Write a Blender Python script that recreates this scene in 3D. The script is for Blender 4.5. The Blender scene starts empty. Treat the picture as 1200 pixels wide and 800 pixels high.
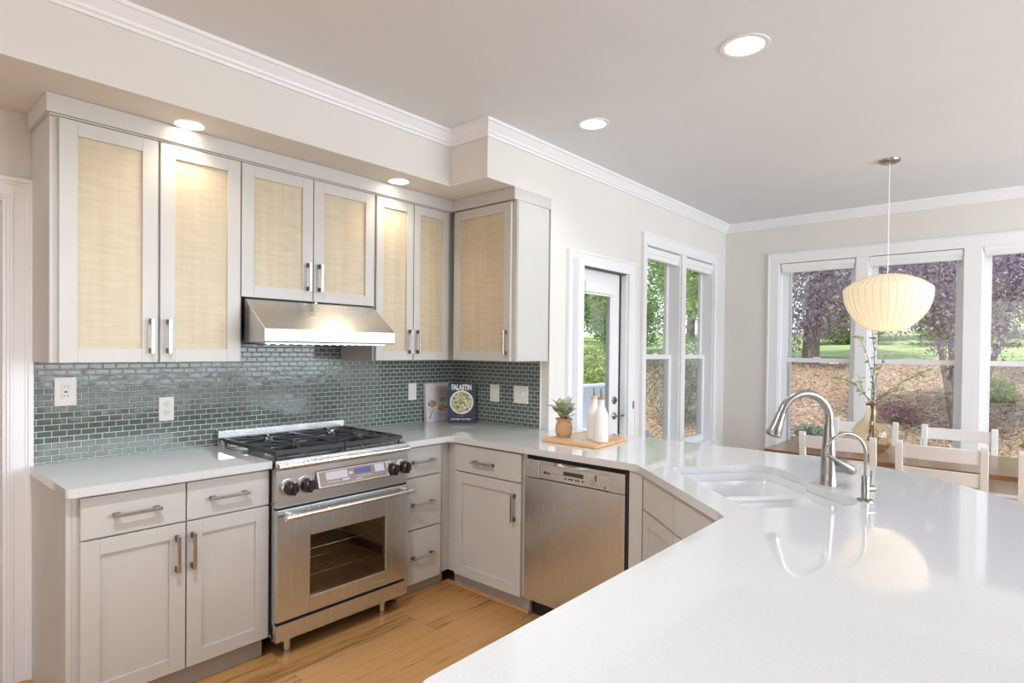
import bpy, bmesh, math, random
from mathutils import Vector, Matrix
import numpy as np
random.seed(7)
rng = np.random.default_rng(7)
sc = bpy.context.scene
COL = sc.collection

# ------------------------------------------------------------------ camera, light, exposure
YAW, PITCH, ROLL = .855, -.0122, -.0106
CAMLOC = Vector((-3.0075, -3.2002, 1.4308))
c_, s_ = math.cos(YAW), math.sin(YAW)
R0 = Vector((c_, -s_, 0)); F0 = Vector((s_, c_, 0)); U0 = Vector((0, 0, 1))
F_ = F0 * math.cos(PITCH) + U0 * math.sin(PITCH)
U_ = -F0 * math.sin(PITCH) + U0 * math.cos(PITCH)
R_ = R0 * math.cos(ROLL) - U_ * math.sin(ROLL)
U2 = R0 * math.sin(ROLL) + U_ * math.cos(ROLL)
cam = bpy.data.cameras.new('camera'); camo = bpy.data.objects.new('camera', cam); COL.objects.link(camo)
camo.matrix_world = Matrix(((R_.x, U2.x, -F_.x, CAMLOC.x), (R_.y, U2.y, -F_.y, CAMLOC.y), (R_.z, U2.z, -F_.z, CAMLOC.z), (0, 0, 0, 1)))
cam.sensor_width = 36; cam.lens = 686.6236 / 1200 * 36; cam.shift_y = 18.39 / 1200; cam.clip_start = .02; cam.clip_end = 300
sc.camera = camo
sc.view_settings.view_transform = 'Standard'; sc.view_settings.look = 'None'
sc.view_settings.exposure = 0.17; sc.view_settings.gamma = 1; sc.view_settings.use_curve_mapping = False
sc.cycles.use_denoising = True
sc.cycles.max_bounces = 10; sc.cycles.diffuse_bounces = 5; sc.cycles.glossy_bounces = 5
sc.cycles.transmission_bounces = 8; sc.cycles.transparent_max_bounces = 16
sc.cycles.caustics_reflective = False; sc.cycles.caustics_refractive = False
sc.cycles.sample_clamp_indirect = 6

w = bpy.data.worlds.new('sky'); sc.world = w; w.use_nodes = True
nt = w.node_tree; bg = nt.nodes['Background']; bg.inputs[1].default_value = 1.5
tc = nt.nodes.new('ShaderNodeTexCoord'); sx = nt.nodes.new('ShaderNodeSeparateXYZ'); cr = nt.nodes.new('ShaderNodeValToRGB')
nt.links.new(tc.outputs['Generated'], sx.inputs[0]); nt.links.new(sx.outputs['Z'], cr.inputs[0]); nt.links.new(cr.outputs[0], bg.inputs[0])
cr.color_ramp.elements[0].color = (.95, .97, 1, 1); cr.color_ramp.elements[0].position = 0.
cr.color_ramp.elements[1].color = (.50, .68, 1, 1); cr.color_ramp.elements[1].position = .8

def light(name, kind, loc, energy, color, rot=(0, 0, 0), **kw):
    l = bpy.data.lights.new(name, kind); l.energy = energy; l.color = color
    for k, v in kw.items(): setattr(l, k, v)
    o = bpy.data.objects.new(name, l); o.location = loc; o.rotation_euler = rot; COL.objects.link(o); return o
PI = math.pi
# sun from the west, high, over the roof
light('sun', 'SUN', (0, 0, 20), 3.3, (1, .95, .87), rot=(math.radians(4), math.radians(-36), 0), angle=.01)
# daylight of the big window in the south wall, behind the camera to the right, and of the rooms to the west
light('south_window_daylight', 'AREA', (.9, -6.35, 1.75), 165, (.82, .91, 1), rot=(PI / 2, 0, 0), shape='RECTANGLE', size=4.6, size_y=1.7)
light('west_opening_light', 'AREA', (-5.85, -2.6, 1.5), 13, (1, .66, .38), rot=(PI / 2, 0, -PI / 2), shape='RECTANGLE', size=3.6, size_y=2.0)

# ------------------------------------------------------------------ helpers
ORG = {}
def world_org(o): return ORG.get(o.name, Vector((0, 0, 0)))
def finish(o, parent, org):
    COL.objects.link(o)
    ORG[o.name] = org
    if parent is not None:
        o.parent = parent; o.location = org - world_org(parent)
    else: o.location = org
def obj(name, bm, m, parent=None, org=None, smooth=False, bevel=0, recalc=True, **tags):
    """bm in world coordinates -> one mesh object with its origin at org"""
    if recalc: bmesh.ops.recalc_face_normals(bm, faces=bm.faces[:])
    if org is None:
        if parent is not None: org = world_org(parent).copy()
        else:
            co = [v.co for v in bm.verts]
            lo = [min(c[i] for c in co) for i in range(3)]; hi = [max(c[i] for c in co) for i in range(3)]
            org = Vector(((lo[0] + hi[0]) / 2, (lo[1] + hi[1]) / 2, lo[2]))
    bmesh.ops.translate(bm, verts=bm.verts[:], vec=-org)
    me = bpy.data.meshes.new(name); bm.to_mesh(me); bm.free()
    if isinstance(m, (list, tuple)):
        for k in m: me.materials.append(k)
    else: me.materials.append(m)
    if smooth:
        for p in me.polygons: p.use_smooth = True
        try: me.set_sharp_from_angle(angle=math.radians(40))
        except Exception: pass
    o = bpy.data.objects.new(name, me)
    finish(o, parent, org)
    if bevel:
        md = o.modifiers.new('bevel', 'BEVEL'); md.width = bevel; md.segments = 2; md.limit_method = 'ANGLE'; md.angle_limit = .6
        md.harden_normals = False
    for k, v in tags.items(): o[k] = v
    return o
def thing(name, label, cat, loc=(0, 0, 0), group=None):
    o = bpy.data.objects.new(name, None); finish(o, None, Vector(loc)); o.empty_display_size = .1
    o['label'] = label; o['category'] = cat
    if group: o['group'] = group
    return o
def tg(o, label, cat, group=None):
    o['label'] = label; o['category'] = cat
    if group: o['group'] = group
    return o
def struct(name, bm, m, parent=None, **kw):
    o = obj(name, bm, m, parent, org=Vector((0, 0, 0)) if parent is None else None, **kw)
    if parent is None: o['kind'] = 'structure'
    return o
def new(): return bmesh.new()
def box(bm, x0, x1, y0, y1, z0, z1, mi=0):
    v = [bm.verts.new(p) for p in ((x0, y0, z0), (x1, y0, z0), (x1, y1, z0), (x0, y1, z0), (x0, y0, z1), (x1, y0, z1), (x1, y1, z1), (x0, y1, z1))]
    for f in ((0, 3, 2, 1), (4, 5, 6, 7), (0, 1, 5, 4), (1, 2, 6, 5), (2, 3, 7, 6), (3, 0, 4, 7)):
        bm.faces.new([v[i] for i in f]).material_index = mi
    return v
def frame(O, U, N):
    O, U, N = Vector(O), Vector(U).normalized(), Vector(N).normalized()
    return lambda u, n, z: O + U * u + N * n + Vector((0, 0, z))
def fbox(bm, P, u0, u1, n0, n1, z0, z1, mi=0):
    v = [bm.verts.new(P(*p)) for p in ((u0, n0, z0), (u1, n0, z0), (u1, n1, z0), (u0, n1, z0), (u0, n0, z1), (u1, n0, z1), (u1, n1, z1), (u0, n1, z1))]
    for f in ((0, 3, 2, 1), (4, 5, 6, 7), (0, 1, 5, 4), (1, 2, 6, 5), (2, 3, 7, 6), (3, 0, 4, 7)):
        bm.faces.new([v[i] for i in f]).material_index = mi
    return v
def ring(bm, c, a, b, r, seg): return [bm.verts.new(c + a * (r * math.cos(2 * PI * i / seg)) + b * (r * math.sin(2 * PI * i / seg))) for i in range(seg)]
def tube(bm, pts, rad, seg=12, caps=True, mi=0):
    pts = [Vector(p) for p in pts]
    if not hasattr(rad, '__len__'): rad = [rad] * len(pts)
    rings = []; a = None
    for i, p in enumerate(pts):
        t = (pts[min(i + 1, len(pts) - 1)] - pts[max(i - 1, 0)]).normalized()
        if a is None:
            a = t.orthogonal().normalized()
        else:
            a = (a - t * a.dot(t)).normalized()
        b = t.cross(a)
        rings.append(ring(bm, p, a, b, rad[i], seg))
    for r0, r1 in zip(rings, rings[1:]):
        for i in range(seg):
            bm.faces.new((r0[i], r0[(i + 1) % seg], r1[(i + 1) % seg], r1[i])).material_index = mi
    if caps:
        bm.faces.new(rings[0][::-1]).material_index = mi; bm.faces.new(rings[-1]).material_index = mi
def cyl(bm, p0, p1, r, seg=20, mi=0, r1=None): tube(bm, [p0, p1], [r, r if r1 is None else r1], seg, mi=mi)
def lathe(bm, c, prof, seg=32, axis=(0, 0, 1), mi=0, scallop=0, nsc=0):
    c = Vector(c); ax = Vector(axis).normalized(); a = ax.orthogonal().normalized(); b = ax.cross(a)
    if abs(ax.z) > .99: a, b = Vector((1, 0, 0)), Vector((0, 1, 0))
    prev = None
    for r, h in prof:
        if r < 1e-6: cur = [bm.verts.new(c + ax * h)]
        else:
            cur = []
            for i in range(seg):
                th = 2 * PI * i / seg
                rr = r * (1 - scallop * (abs(math.cos(th * nsc / 2)) ** 8)) if nsc else r
                cur.append(bm.verts.new(c + ax * h + a * (rr * math.cos(th)) + b * (rr * math.sin(th))))
        if prev:
            n = max(len(prev), len(cur))
            for i in range(n):
                if len(prev) == 1: f = (prev[0], cur[(i + 1) % n], cur[i])
                elif len(cur) == 1: f = (prev[i], prev[(i + 1) % n], cur[0])
                else: f = (prev[i], prev[(i + 1) % n], cur[(i + 1) % n], cur[i])
                if len(prev) == 1 and len(cur) == 1: continue
                bm.faces.new(f).material_index = mi
        prev = cur
def slab(bm, outer, z0, z1, holes=(), round_r=None):
    loops = [outer] + list(holes)
    allt, allb = [], []
    edges = []
    for L in loops:
        t = [bm.verts.new((x, y, z1)) for x, y in L]; allt.append(t)
        for i in range(len(t)): edges.append(bm.edges.new((t[i], t[(i + 1) % len(t)])))
    r = bmesh.ops.triangle_fill(bm, use_beauty=True, use_dissolve=False, edges=edges)
    tf = [g for g in r['geom'] if isinstance(g, bmesh.types.BMFace)]
    mp = {}
    for t in allt:
        for v in t: mp[v] = bm.verts.new((v.co.x, v.co.y, z0))
    for f in tf: bm.faces.new([mp[v] for v in reversed(f.verts)])
    for t in allt:
        for i in range(len(t)):
            a, b = t[i], t[(i + 1) % len(t)]
            bm.faces.new((a, b, mp[b], mp[a]))
def round_poly(pts, rad, seg=6):
    out = []
    n = len(pts)
    for i in range(n):
        p, a, b = Vector(pts[i]), Vector(pts[i - 1]), Vector(pts[(i + 1) % n])
        r = rad[i] if hasattr(rad, '__len__') else rad
        if r <= 0: out.append(tuple(p)); continue
        d0 = (a - p).normalized(); d1 = (b - p).normalized()
        ang = d0.angle(d1); L = r / math.tan(ang / 2)
        L = min(L, (a - p).length * .49, (b - p).length * .49); rr = L * math.tan(ang / 2)
        ce = p + (d0 + d1).normalized() * (rr / math.sin(ang / 2))
        s, e = p + d0 * L - ce, p + d1 * L - ce
        a0 = math.atan2(s.y, s.x); a1 = math.atan2(e.y, e.x); d = (a1 - a0 + PI) % (2 * PI) - PI
        for k in range(seg + 1):
            t = a0 + d * k / seg; out.append((ce.x + rr * math.cos(t), ce.y + rr * math.sin(t)))
    return out
def copy_tree(o, parent=None):
    c = o.copy(); COL.objects.link(c)
    if parent is not None: c.parent = parent
    for ch in list(o.children): copy_tree(ch, c)
    return c
def text(name, s, parent, pos, ux, up, size, m, ext=.0004, sx=1., off=0., align='LEFT', track=1.):
    cu = bpy.data.curves.new(name, 'FONT'); cu.body = s; cu.size = size; cu.extrude = ext; cu.offset = off; cu.align_x = align
    cu.space_character = track; cu.materials.append(m)
    tmp = bpy.data.objects.new('tmp', cu); COL.objects.link(tmp); bpy.context.view_layer.update()
    me = bpy.data.meshes.new_from_object(tmp.evaluated_get(bpy.context.evaluated_depsgraph_get())); bpy.data.objects.remove(tmp); me.name = name
    o = bpy.data.objects.new(name, me); COL.objects.link(o)
    ux = Vector(ux).normalized(); up = Vector(up).normalized(); nn = ux.cross(up)
    po = world_org(parent); p = Vector(pos) - po
    o.parent = parent
    o.matrix_local = Matrix(((ux.x * sx, up.x, nn.x, p.x), (ux.y * sx, up.y, nn.y, p.y), (ux.z * sx, up.z, nn.z, p.z), (0, 0, 0, 1)))
    return o

# ------------------------------------------------------------------ materials
def mat(name, col=(.8, .8, .8), rough=.5, metal=0, spec=None, coat=0, trans=0, ior=None, emis=None, es=0):
    m = bpy.data.materials.new(name); m.use_nodes = True; b = m.node_tree.nodes['Principled BSDF']
    b.inputs['Base Color'].default_value = (*col, 1); b.inputs['Roughness'].default_value = rough; b.inputs['Metallic'].default_value = metal
    if spec is not None: b.inputs['Specular IOR Level'].default_value = spec
    if coat: b.inputs['Coat Weight'].default_value = coat; b.inputs['Coat Roughness'].default_value = .05
    if trans: b.inputs['Transmission Weight'].default_value = trans
    if ior: b.inputs['IOR'].default_value = ior
    if emis: b.inputs['Emission Color'].default_value = (*emis, 1); b.inputs['Emission Strength'].default_value = es
    return m
def N(m, t, **kw):
    n = m.node_tree.nodes.new(t)
    for k, v in kw.items():
        if k in n.inputs.keys(): n.inputs[k].default_value = v
        else: setattr(n, k, v)
    return n
def L(m, a, b): m.node_tree.links.new(a, b)
def BS(m): return m.node_tree.nodes['Principled BSDF']
def coords(m, kind='Object', scale=(1, 1, 1), rot=(0, 0, 0)):
    t = N(m, 'ShaderNodeTexCoord'); mp = N(m, 'ShaderNodeMapping')
    mp.inputs['Scale'].default_value = scale; mp.inputs['Rotation'].default_value = rot
    if kind == 'World':
        g = N(m, 'ShaderNodeNewGeometry'); L(m, g.outputs['Position'], mp.inputs[0])
    else: L(m, t.outputs[kind], mp.inputs[0])
    return mp.outputs[0]
def ramp(m, fac, stops):
    r = N(m, 'ShaderNodeValToRGB'); L(m, fac, r.inputs[0]); e = r.color_ramp.elements
    while len(e) < len(stops): e.new(.5)
    for k, (p, c) in enumerate(stops): e[k].position = p; e[k].color = (*c, 1)
    return r.outputs[0]
def noise_mat(name, stops, scale, rough=.6, sc3=(1, 1, 1), detail=4, bump=0, bscale=None, kind='World', metal=0, dist=.01, spec=None):
    m = mat(name, rough=rough, metal=metal, spec=spec); v = coords(m, kind, sc3)
    n = N(m, 'ShaderNodeTexNoise', Scale=scale, Detail=detail); L(m, v, n.inputs['Vector'])
    L(m, ramp(m, n.outputs['Fac'], stops), BS(m).inputs['Base Color'])
    if bump:
        b = N(m, 'ShaderNodeBump', Strength=bump, Distance=dist)
        if bscale:
            n2 = N(m, 'ShaderNodeTexNoise', Scale=bscale, Detail=4); L(m, v, n2.inputs['Vector']); L(m, n2.outputs['Fac'], b.inputs['Height'])
        else: L(m, n.outputs['Fac'], b.inputs['Height'])
        L(m, b.outputs[0], BS(m).inputs['Normal'])
    return m
M = {}
M['wall'] = noise_mat('wall_paint', [(.3, (.73, .715, .68)), (.7, (.745, .73, .695))], 3, .75, bump=.05, bscale=300, dist=.002)
M['ceil'] = noise_mat('ceiling_paint', [(.3, (.73, .765, .80)), (.7, (.75, .785, .82))], 3, .8)
M['trim'] = mat('white_trim', (.84, .855, .88), .35)
M['paint'] = noise_mat('greige_cabinet_paint', [(.3, (.56, .55, .53)), (.7, (.58, .57, .55))], 5, .38)
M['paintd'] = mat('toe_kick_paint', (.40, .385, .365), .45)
M['gap'] = mat('dark_gap', (.02, .02, .022), .6)
m = mat('curly_maple', rough=.40); v = coords(m, 'World', (1.3, 1.3, 9))
n = N(m, 'ShaderNodeTexNoise', Scale=7., Detail=3, Distortion=.5); L(m, v, n.inputs['Vector'])
v2 = coords(m, 'World', (30, 30, 1.2)); n2 = N(m, 'ShaderNodeTexNoise', Scale=1., Detail=4); L(m, v2, n2.inputs['Vector'])
mx = N(m, 'ShaderNodeMix'); mx.data_type = 'FLOAT'; mx.inputs[0].default_value = .5; L(m, n.outputs['Fac'], mx.inputs[2]); L(m, n2.outputs['Fac'], mx.inputs[3])
L(m, ramp(m, mx.outputs[0], [(.30, (.52, .42, .285)), (.5, (.58, .49, .35)), (.70, (.64, .555, .415))]), BS(m).inputs['Base Color']); M['maple'] = m
m = mat('white_quartz', (.8, .8, .79), .06, coat=.35); v = coords(m, 'World'); n = N(m, 'ShaderNodeTexNoise', Scale=220., Detail=2); L(m, v, n.inputs['Vector'])
L(m, ramp(m, n.outputs['Fac'], [(.3, (.63, .64, .65)), (.6, (.67, .68, .69))]), BS(m).inputs['Base Color']); M['quartz'] = m
def steel(name, col, rough, sc3, s=1.):
    m = mat(name, col, rough, 1); v = coords(m, 'World', sc3)
    n = N(m, 'ShaderNodeTexNoise', Scale=s, Detail=3); L(m, v, n.inputs['Vector'])
    r = N(m, 'ShaderNodeMapRange'); r.inputs[3].default_value = rough - .012; r.inputs[4].default_value = rough + .012
    L(m, n.outputs['Fac'], r.inputs[0]); L(m, r.outputs[0], BS(m).inputs['Roughness']); return m
M['steel'] = steel('brushed_steel', (.66, .665, .66), .27, (6, 6, 160))
M['steelv'] = steel('brushed_steel_vertical', (.66, .70, .73), .27, (400, 400, 4))
M['chrome'] = mat('polished_steel', (.74, .73, .71), .22, 1)
M['nickel'] = mat('brushed_nickel', (.36, .345, .33), .27, 1)
M['pull'] = mat('nickel_pull', (.62, .60, .58), .24, 1)
M['post'] = mat('dark_pull_post', (.20, .17, .15), .35, 1)
M['iron'] = mat('cast_iron', (.035, .037, .042), .38)
M['black'] = mat('black_enamel', (.012, .012, .013), .22)
M['knob'] = mat('black_knob', (.02, .02, .022), .25)
M['plate'] = mat('white_plastic', (.86, .85, .82), .3)
M['slot'] = mat('outlet_slot', (.06, .06, .06), .5)
M['sink'] = mat('white_sink', (.74, .75, .77), .14)
M['white'] = mat('white_painted_wood', (.84, .83, .82), .35)
M['ceramic'] = mat('matte_white_ceramic', (.82, .80, .77), .38)
M['blind'] = mat('white_shade_fabric', (.85, .86, .86), .6)
M['cork'] = noise_mat('cork', [(.3, (.35, .19, .08)), (.7, (.55, .33, .16))], 120, .7)
M['emw'] = mat('warm_lamp_lens', (1, .95, .85), .4, emis=(1, .90, .72), es=9)
M['emn'] = mat('lamp_lens', (1, 1, 1), .4, emis=(1, .95, .88), es=6)
M['lcd'] = mat('blue_display', (.02, .02, .1), .2, emis=(.10, .08, .45), es=.35)
M['keys'] = mat('control_label', (.50, .50, .54), .35)
M['ink'] = mat('dark_ink', (.04, .04, .045), .5)
M['twig'] = noise_mat('twig_bark', [(.3, (.10, .07, .055)), (.7, (.20, .15, .12))], 80, .8)
M['soil'] = mat('potting_soil', (.05, .035, .025), .9)
# glazing
def thin_glass(name, tint=(1, 1, 1), refl=1.):
    m = bpy.data.materials.new(name); m.use_nodes = True; t = m.node_tree; t.nodes.clear()
    def nd(k, **kw):
        n = t.nodes.new(k)
        for q, v in kw.items(): setattr(n, q, v)
        return n
    o = nd('ShaderNodeOutputMaterial'); mx = nd('ShaderNodeMixShader'); tr = nd('ShaderNodeBsdfTransparent'); g = nd('ShaderNodeBsdfGlossy'); geo = nd('ShaderNodeNewGeometry')
    dt = nd('ShaderNodeVectorMath', operation='DOT_PRODUCT'); ab = nd('ShaderNodeMath', operation='ABSOLUTE'); su = nd('ShaderNodeMath', operation='SUBTRACT'); su.inputs[0].default_value = 1
    pw = nd('ShaderNodeMath', operation='POWER'); pw.inputs[1].default_value = 5; ma = nd('ShaderNodeMath', operation='MULTIPLY_ADD'); ma.inputs[1].default_value = .8 * refl; ma.inputs[2].default_value = .04 * refl
    tr.inputs[0].default_value = (*tint, 1); g.inputs['Roughness'].default_value = .0
    k = t.links.new
    k(geo.outputs['Normal'], dt.inputs[0]); k(geo.outputs['Incoming'], dt.inputs[1]); k(dt.outputs['Value'], ab.inputs[0]); k(ab.outputs[0], su.inputs[1]); k(su.outputs[0], pw.inputs[0]); k(pw.outputs[0], ma.inputs[0])
    k(ma.outputs[0], mx.inputs[0]); k(tr.outputs[0], mx.inputs[1]); k(g.outputs[0], mx.inputs[2]); k(mx.outputs[0], o.inputs[0])
    return m
M['glass'] = thin_glass('window_glass', (.98, .99, .985), 1.2)
M['oven_glass'] = thin_glass('oven_glass', (.74, .70, .68), 2.2)
M['clear'] = thin_glass('drinking_glass', (.95, .96, .96), 1.3)
M['amber'] = thin_glass('amber_glass', (.95, .86, .68), 1.5)
# tile
def tile(name, axis):
    m = mat(name, rough=.14, coat=.1); g = N(m, 'ShaderNodeNewGeometry'); s = N(m, 'ShaderNodeSeparateXYZ'); c = N(m, 'ShaderNodeCombineXYZ')
    L(m, g.outputs['Position'], s.inputs[0]); L(m, s.outputs[axis], c.inputs[0]); L(m, s.outputs['Z'], c.inputs[1])
    ad = N(m, 'ShaderNodeVectorMath'); ad.operation = 'ADD'; ad.inputs[1].default_value = (20.8, -.9165 + .026 * 40, 0); L(m, c.outputs[0], ad.inputs[0])
    def brick(ms, smooth):
        b = N(m, 'ShaderNodeTexBrick'); b.inputs['Scale'].default_value = 1; b.inputs['Brick Width'].default_value = .0535; b.inputs['Row Height'].default_value = .0268
        b.inputs['Mortar Size'].default_value = ms; b.inputs['Mortar Smooth'].default_value = smooth; b.inputs['Bias'].default_value = 0
        L(m, ad.outputs[0], b.inputs['Vector']); return b
    b = brick(.0012, .0); b.inputs['Color1'].default_value = (.105, .138, .126, 1); b.inputs['Color2'].default_value = (.128, .166, .152, 1)
    b.inputs['Mortar'].default_value = (.74, .75, .69, 1)
    L(m, b.outputs['Color'], BS(m).inputs['Base Color'])
    r = N(m, 'ShaderNodeMapRange'); r.inputs[3].default_value = .10; r.inputs[4].default_value = .7; L(m, b.outputs['Fac'], r.inputs[0]); L(m, r.outputs[0], BS(m).inputs['Roughness'])
    L(m, r.outputs[0], BS(m).inputs['Coat Roughness'])
    b2 = brick(.0042, 1.); iv = N(m, 'ShaderNodeMath'); iv.operation = 'SUBTRACT'; iv.inputs[0].default_value = 1; L(m, b2.outputs['Fac'], iv.inputs[1])
    nz = N(m, 'ShaderNodeTexNoise', Scale=22., Detail=1); L(m, ad.outputs[0], nz.inputs['Vector'])
    sm = N(m, 'ShaderNodeMath'); sm.operation = 'MULTIPLY_ADD'; sm.inputs[1].default_value = .9; L(m, nz.outputs['Fac'], sm.inputs[0]); L(m, iv.outputs[0], sm.inputs[2])
    bp = N(m, 'ShaderNodeBump', Strength=.75, Distance=.0014); L(m, sm.outputs[0], bp.inputs['Height']); L(m, bp.outputs[0], BS(m).inputs['Normal']); L(m, bp.outputs[0], BS(m).inputs['Coat Normal'])
    return m
M['tile_n'] = tile('glass_tile_north', 'X'); M['tile_r'] = tile('glass_tile_return', 'Y')
# oak planks
def planks(name, w_, l_, c1, c2, rough, ax=0, grain=1., gapc=(.16, .08, .035)):
    m = mat(name, rough=rough); g = N(m, 'ShaderNodeNewGeometry'); s = N(m, 'ShaderNodeSeparateXYZ'); c = N(m, 'ShaderNodeCombineXYZ')
    L(m, g.outputs['Position'], s.inputs[0]); L(m, s.outputs[ax], c.inputs[0]); L(m, s.outputs[1 - ax], c.inputs[1])
    ad = N(m, 'ShaderNodeVectorMath'); ad.operation = 'ADD'; ad.inputs[1].default_value = (30.3, 30.02, 0); L(m, c.outputs[0], ad.inputs[0])
    b = N(m, 'ShaderNodeTexBrick'); b.offset_frequency = 2; b.offset = .37; b.inputs['Scale'].default_value = 1; b.inputs['Brick Width'].default_value = l_; b.inputs['Row Height'].default_value = w_
    b.inputs['Mortar Size'].default_value = .0008; b.inputs['Mortar Smooth'].default_value = .3; b.inputs['Color1'].default_value = (0, 0, 0, 1); b.inputs['Color2'].default_value = (1, 1, 1, 1)
    b.inputs['Mortar'].default_value = (.5, .5, .5, 1); L(m, ad.outputs[0], b.inputs['Vector'])
    off = N(m, 'ShaderNodeVectorMath'); off.operation = 'SCALE'; off.inputs['Scale'].default_value = 7.; L(m, b.outputs['Color'], off.inputs[0])
    a2 = N(m, 'ShaderNodeVectorMath'); a2.operation = 'ADD'; L(m, ad.outputs[0], a2.inputs[0]); L(m, off.outputs[0], a2.inputs[1])
    mp = N(m, 'ShaderNodeMapping'); mp.inputs['Scale'].default_value = (1.6 * grain, 26 * grain, 1); L(m, a2.outputs[0], mp.inputs[0])
    n = N(m, 'ShaderNodeTexNoise', Scale=1.5, Detail=6, Distortion=.9); L(m, mp.outputs[0], n.inputs['Vector'])
    mp2 = N(m, 'ShaderNodeMapping'); mp2.inputs['Scale'].default_value = (4 * grain, 160 * grain, 1); L(m, a2.outputs[0], mp2.inputs[0])
    n2 = N(m, 'ShaderNodeTexNoise', Scale=1., Detail=3); L(m, mp2.outputs[0], n2.inputs['Vector'])
    ma = N(m, 'ShaderNodeMath'); ma.operation = 'MULTIPLY_ADD'; ma.inputs[1].default_value = .38; L(m, b.outputs['Color'], ma.inputs[0]); L(m, n.outputs['Fac'], ma.inputs[2])
    mb = N(m, 'ShaderNodeMath'); mb.operation = 'MULTIPLY_ADD'; mb.inputs[1].default_value = .35; L(m, n2.outputs['Fac'], mb.inputs[0]); L(m, ma.outputs[0], mb.inputs[2])
    mid = tuple((a + b_) / 2 for a, b_ in zip(c1, c2))
    col = ramp(m, mb.outputs[0], [(.48, c1), (.64, mid), (.80, c2)])
    mx = N(m, 'ShaderNodeMix'); mx.data_type = 'RGBA'; L(m, b.outputs['Fac'], mx.inputs[0]); L(m, col, mx.inputs[6]); mx.inputs[7].default_value = (*gapc, 1)
    L(m, mx.outputs[2], BS(m).inputs['Base Color'])
    bp = N(m, 'ShaderNodeBump', Strength=.25, Distance=.001); bp.invert = True; L(m, b.outputs['Fac'], bp.inputs['Height']); L(m, bp.outputs[0], BS(m).inputs['Normal'])
    return m
M['floor'] = planks('oak_floor', .083, 1.1, (.20, .078, .022), (.56, .295, .108), .24)
M['shoe'] = noise_mat('oak_shoe', [(.3, (.50, .27, .12)), (.7, (.62, .36, .17))], 6, .4, (2, 2, 30))
M['board'] = planks('acacia_board', .05, .5, (.42, .20, .075), (.72, .44, .22), .45, ax=1)
M['table'] = planks('table_walnut', .12, 3.2, (.13, .065, .035), (.30, .16, .085), .22, ax=1)
M['tedge'] = noise_mat('table_edge', [(.3, (.22, .10, .05)), (.7, (.34, .17, .085))], 5, .45, (8, 2, 30))
M['pot'] = noise_mat('tan_wooden_pot', [(.3, (.52, .31, .15)), (.7, (.63, .40, .21))], 8, .5, (2, 2, 14))

# ------------------------------------------------------------------ main measures
XL, XD = -2.475, 2.937         # left end of the run, east wall
YC = -.9036                    # garden wall plane
ZC, ZS, ZT = 2.715, 2.407, .915
XR0, XR1 = -1.712, -.952       # range
YS = -.60; XSOF = -.595        # soffit faces
YF, XB = -.612, -.60           # door faces of the base runs
YSO, XWE = -6.5, -6.0          # south, west

# ------------------------------------------------------------------ room shell
bm = new(); box(bm, XWE - .15, XD + .15, YSO - .15, .15, -.12, 0); struct('floor', bm, M['floor'])
bm = new(); box(bm, XWE - .15, XD + .15, YSO - .15, .15, ZC, ZC + .25); struct('ceiling', bm, M['ceil'])
bm = new(); box(bm, XWE, -.0, YS, 0, ZS, ZC); box(bm, XSOF, 0, YC, YS, ZS, ZC); struct('ceiling_soffit', bm, M['wall'])
def wall_holes(name, axis, pos, t, a0, a1, z0, z1, holes):
    """axis 'x': wall runs along x at y in [pos,pos+t]; holes (a0,a1,z0,z1)"""
    bm = new()
    def b(p0, p1, q0, q1):
        if p1 - p0 < 1e-4 or q1 - q0 < 1e-4: return
        if axis == 'x': box(bm, p0, p1, min(pos, pos + t), max(pos, pos + t), q0, q1)
        else: box(bm, min(pos, pos + t), max(pos, pos + t), p0, p1, q0, q1)
    cur = a0
    for h0, h1, hz0, hz1 in sorted(holes):
        b(cur, h0, z0, z1); b(h0, h1, z0, hz0); b(h0, h1, hz1, z1); cur = h1
    b(cur, a1, z0, z1)
    return struct(name, bm, M['wall'])
DX0 = -3.35
wall_holes('wall_north', 'x', 0, .15, XWE - .15, .15, 0, ZC, [(DX0, -2.548, 0, 2.041)])
bm = new(); box(bm, 0, .15, YC + .14, 0, 0, ZC); struct('wall_return', bm, M['wall'])
OPC = [(.29, .98, 0, 2.04), (1.256, 1.90, .55, 2.30), (1.98, 2.63, .55, 2.30)]
wall_holes('wall_garden', 'x', YC, .15, 0, XD + .15, 0, ZC, OPC)
OPD = [(-2.08, -1.43, .45, 2.30), (-2.84, -2.175, .45, 2.30), (-3.62, -2.955, .45, 2.30)]
wall_holes('wall_east', 'y', XD, .15, YSO - .15, YC, 0, ZC, OPD)
wall_holes('wall_south', 'x', YSO - .15, .15, XWE - .15, XD + .15, 0, ZC, [(-1.5, 2.9, .85, 2.62)])
wall_holes('wall_west', 'y', XWE - .15, .15, YSO - .15, .15, 0, ZC, [(-4.5, -.8, 0, 2.5)])
# hallway beyond the left doorway
bm = new(); box(bm, -4.4, -2.2, 1.35, 1.45, -.12, 2.5); box(bm, -4.5, -4.4, .15, 1.45, -.12, 2.5); box(bm, -2.3, -2.2, .15, 1.35, -.12, 2.5); box(bm, -4.4, -2.2, .15, 1.35, 2.45, 2.55)
struct('wall_hallway', bm, M['wall'])
bm = new(); box(bm, -4.4, -2.3, .15, 1.35, -.12, 0); struct('floor_hallway', bm, M['floor'])

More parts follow.
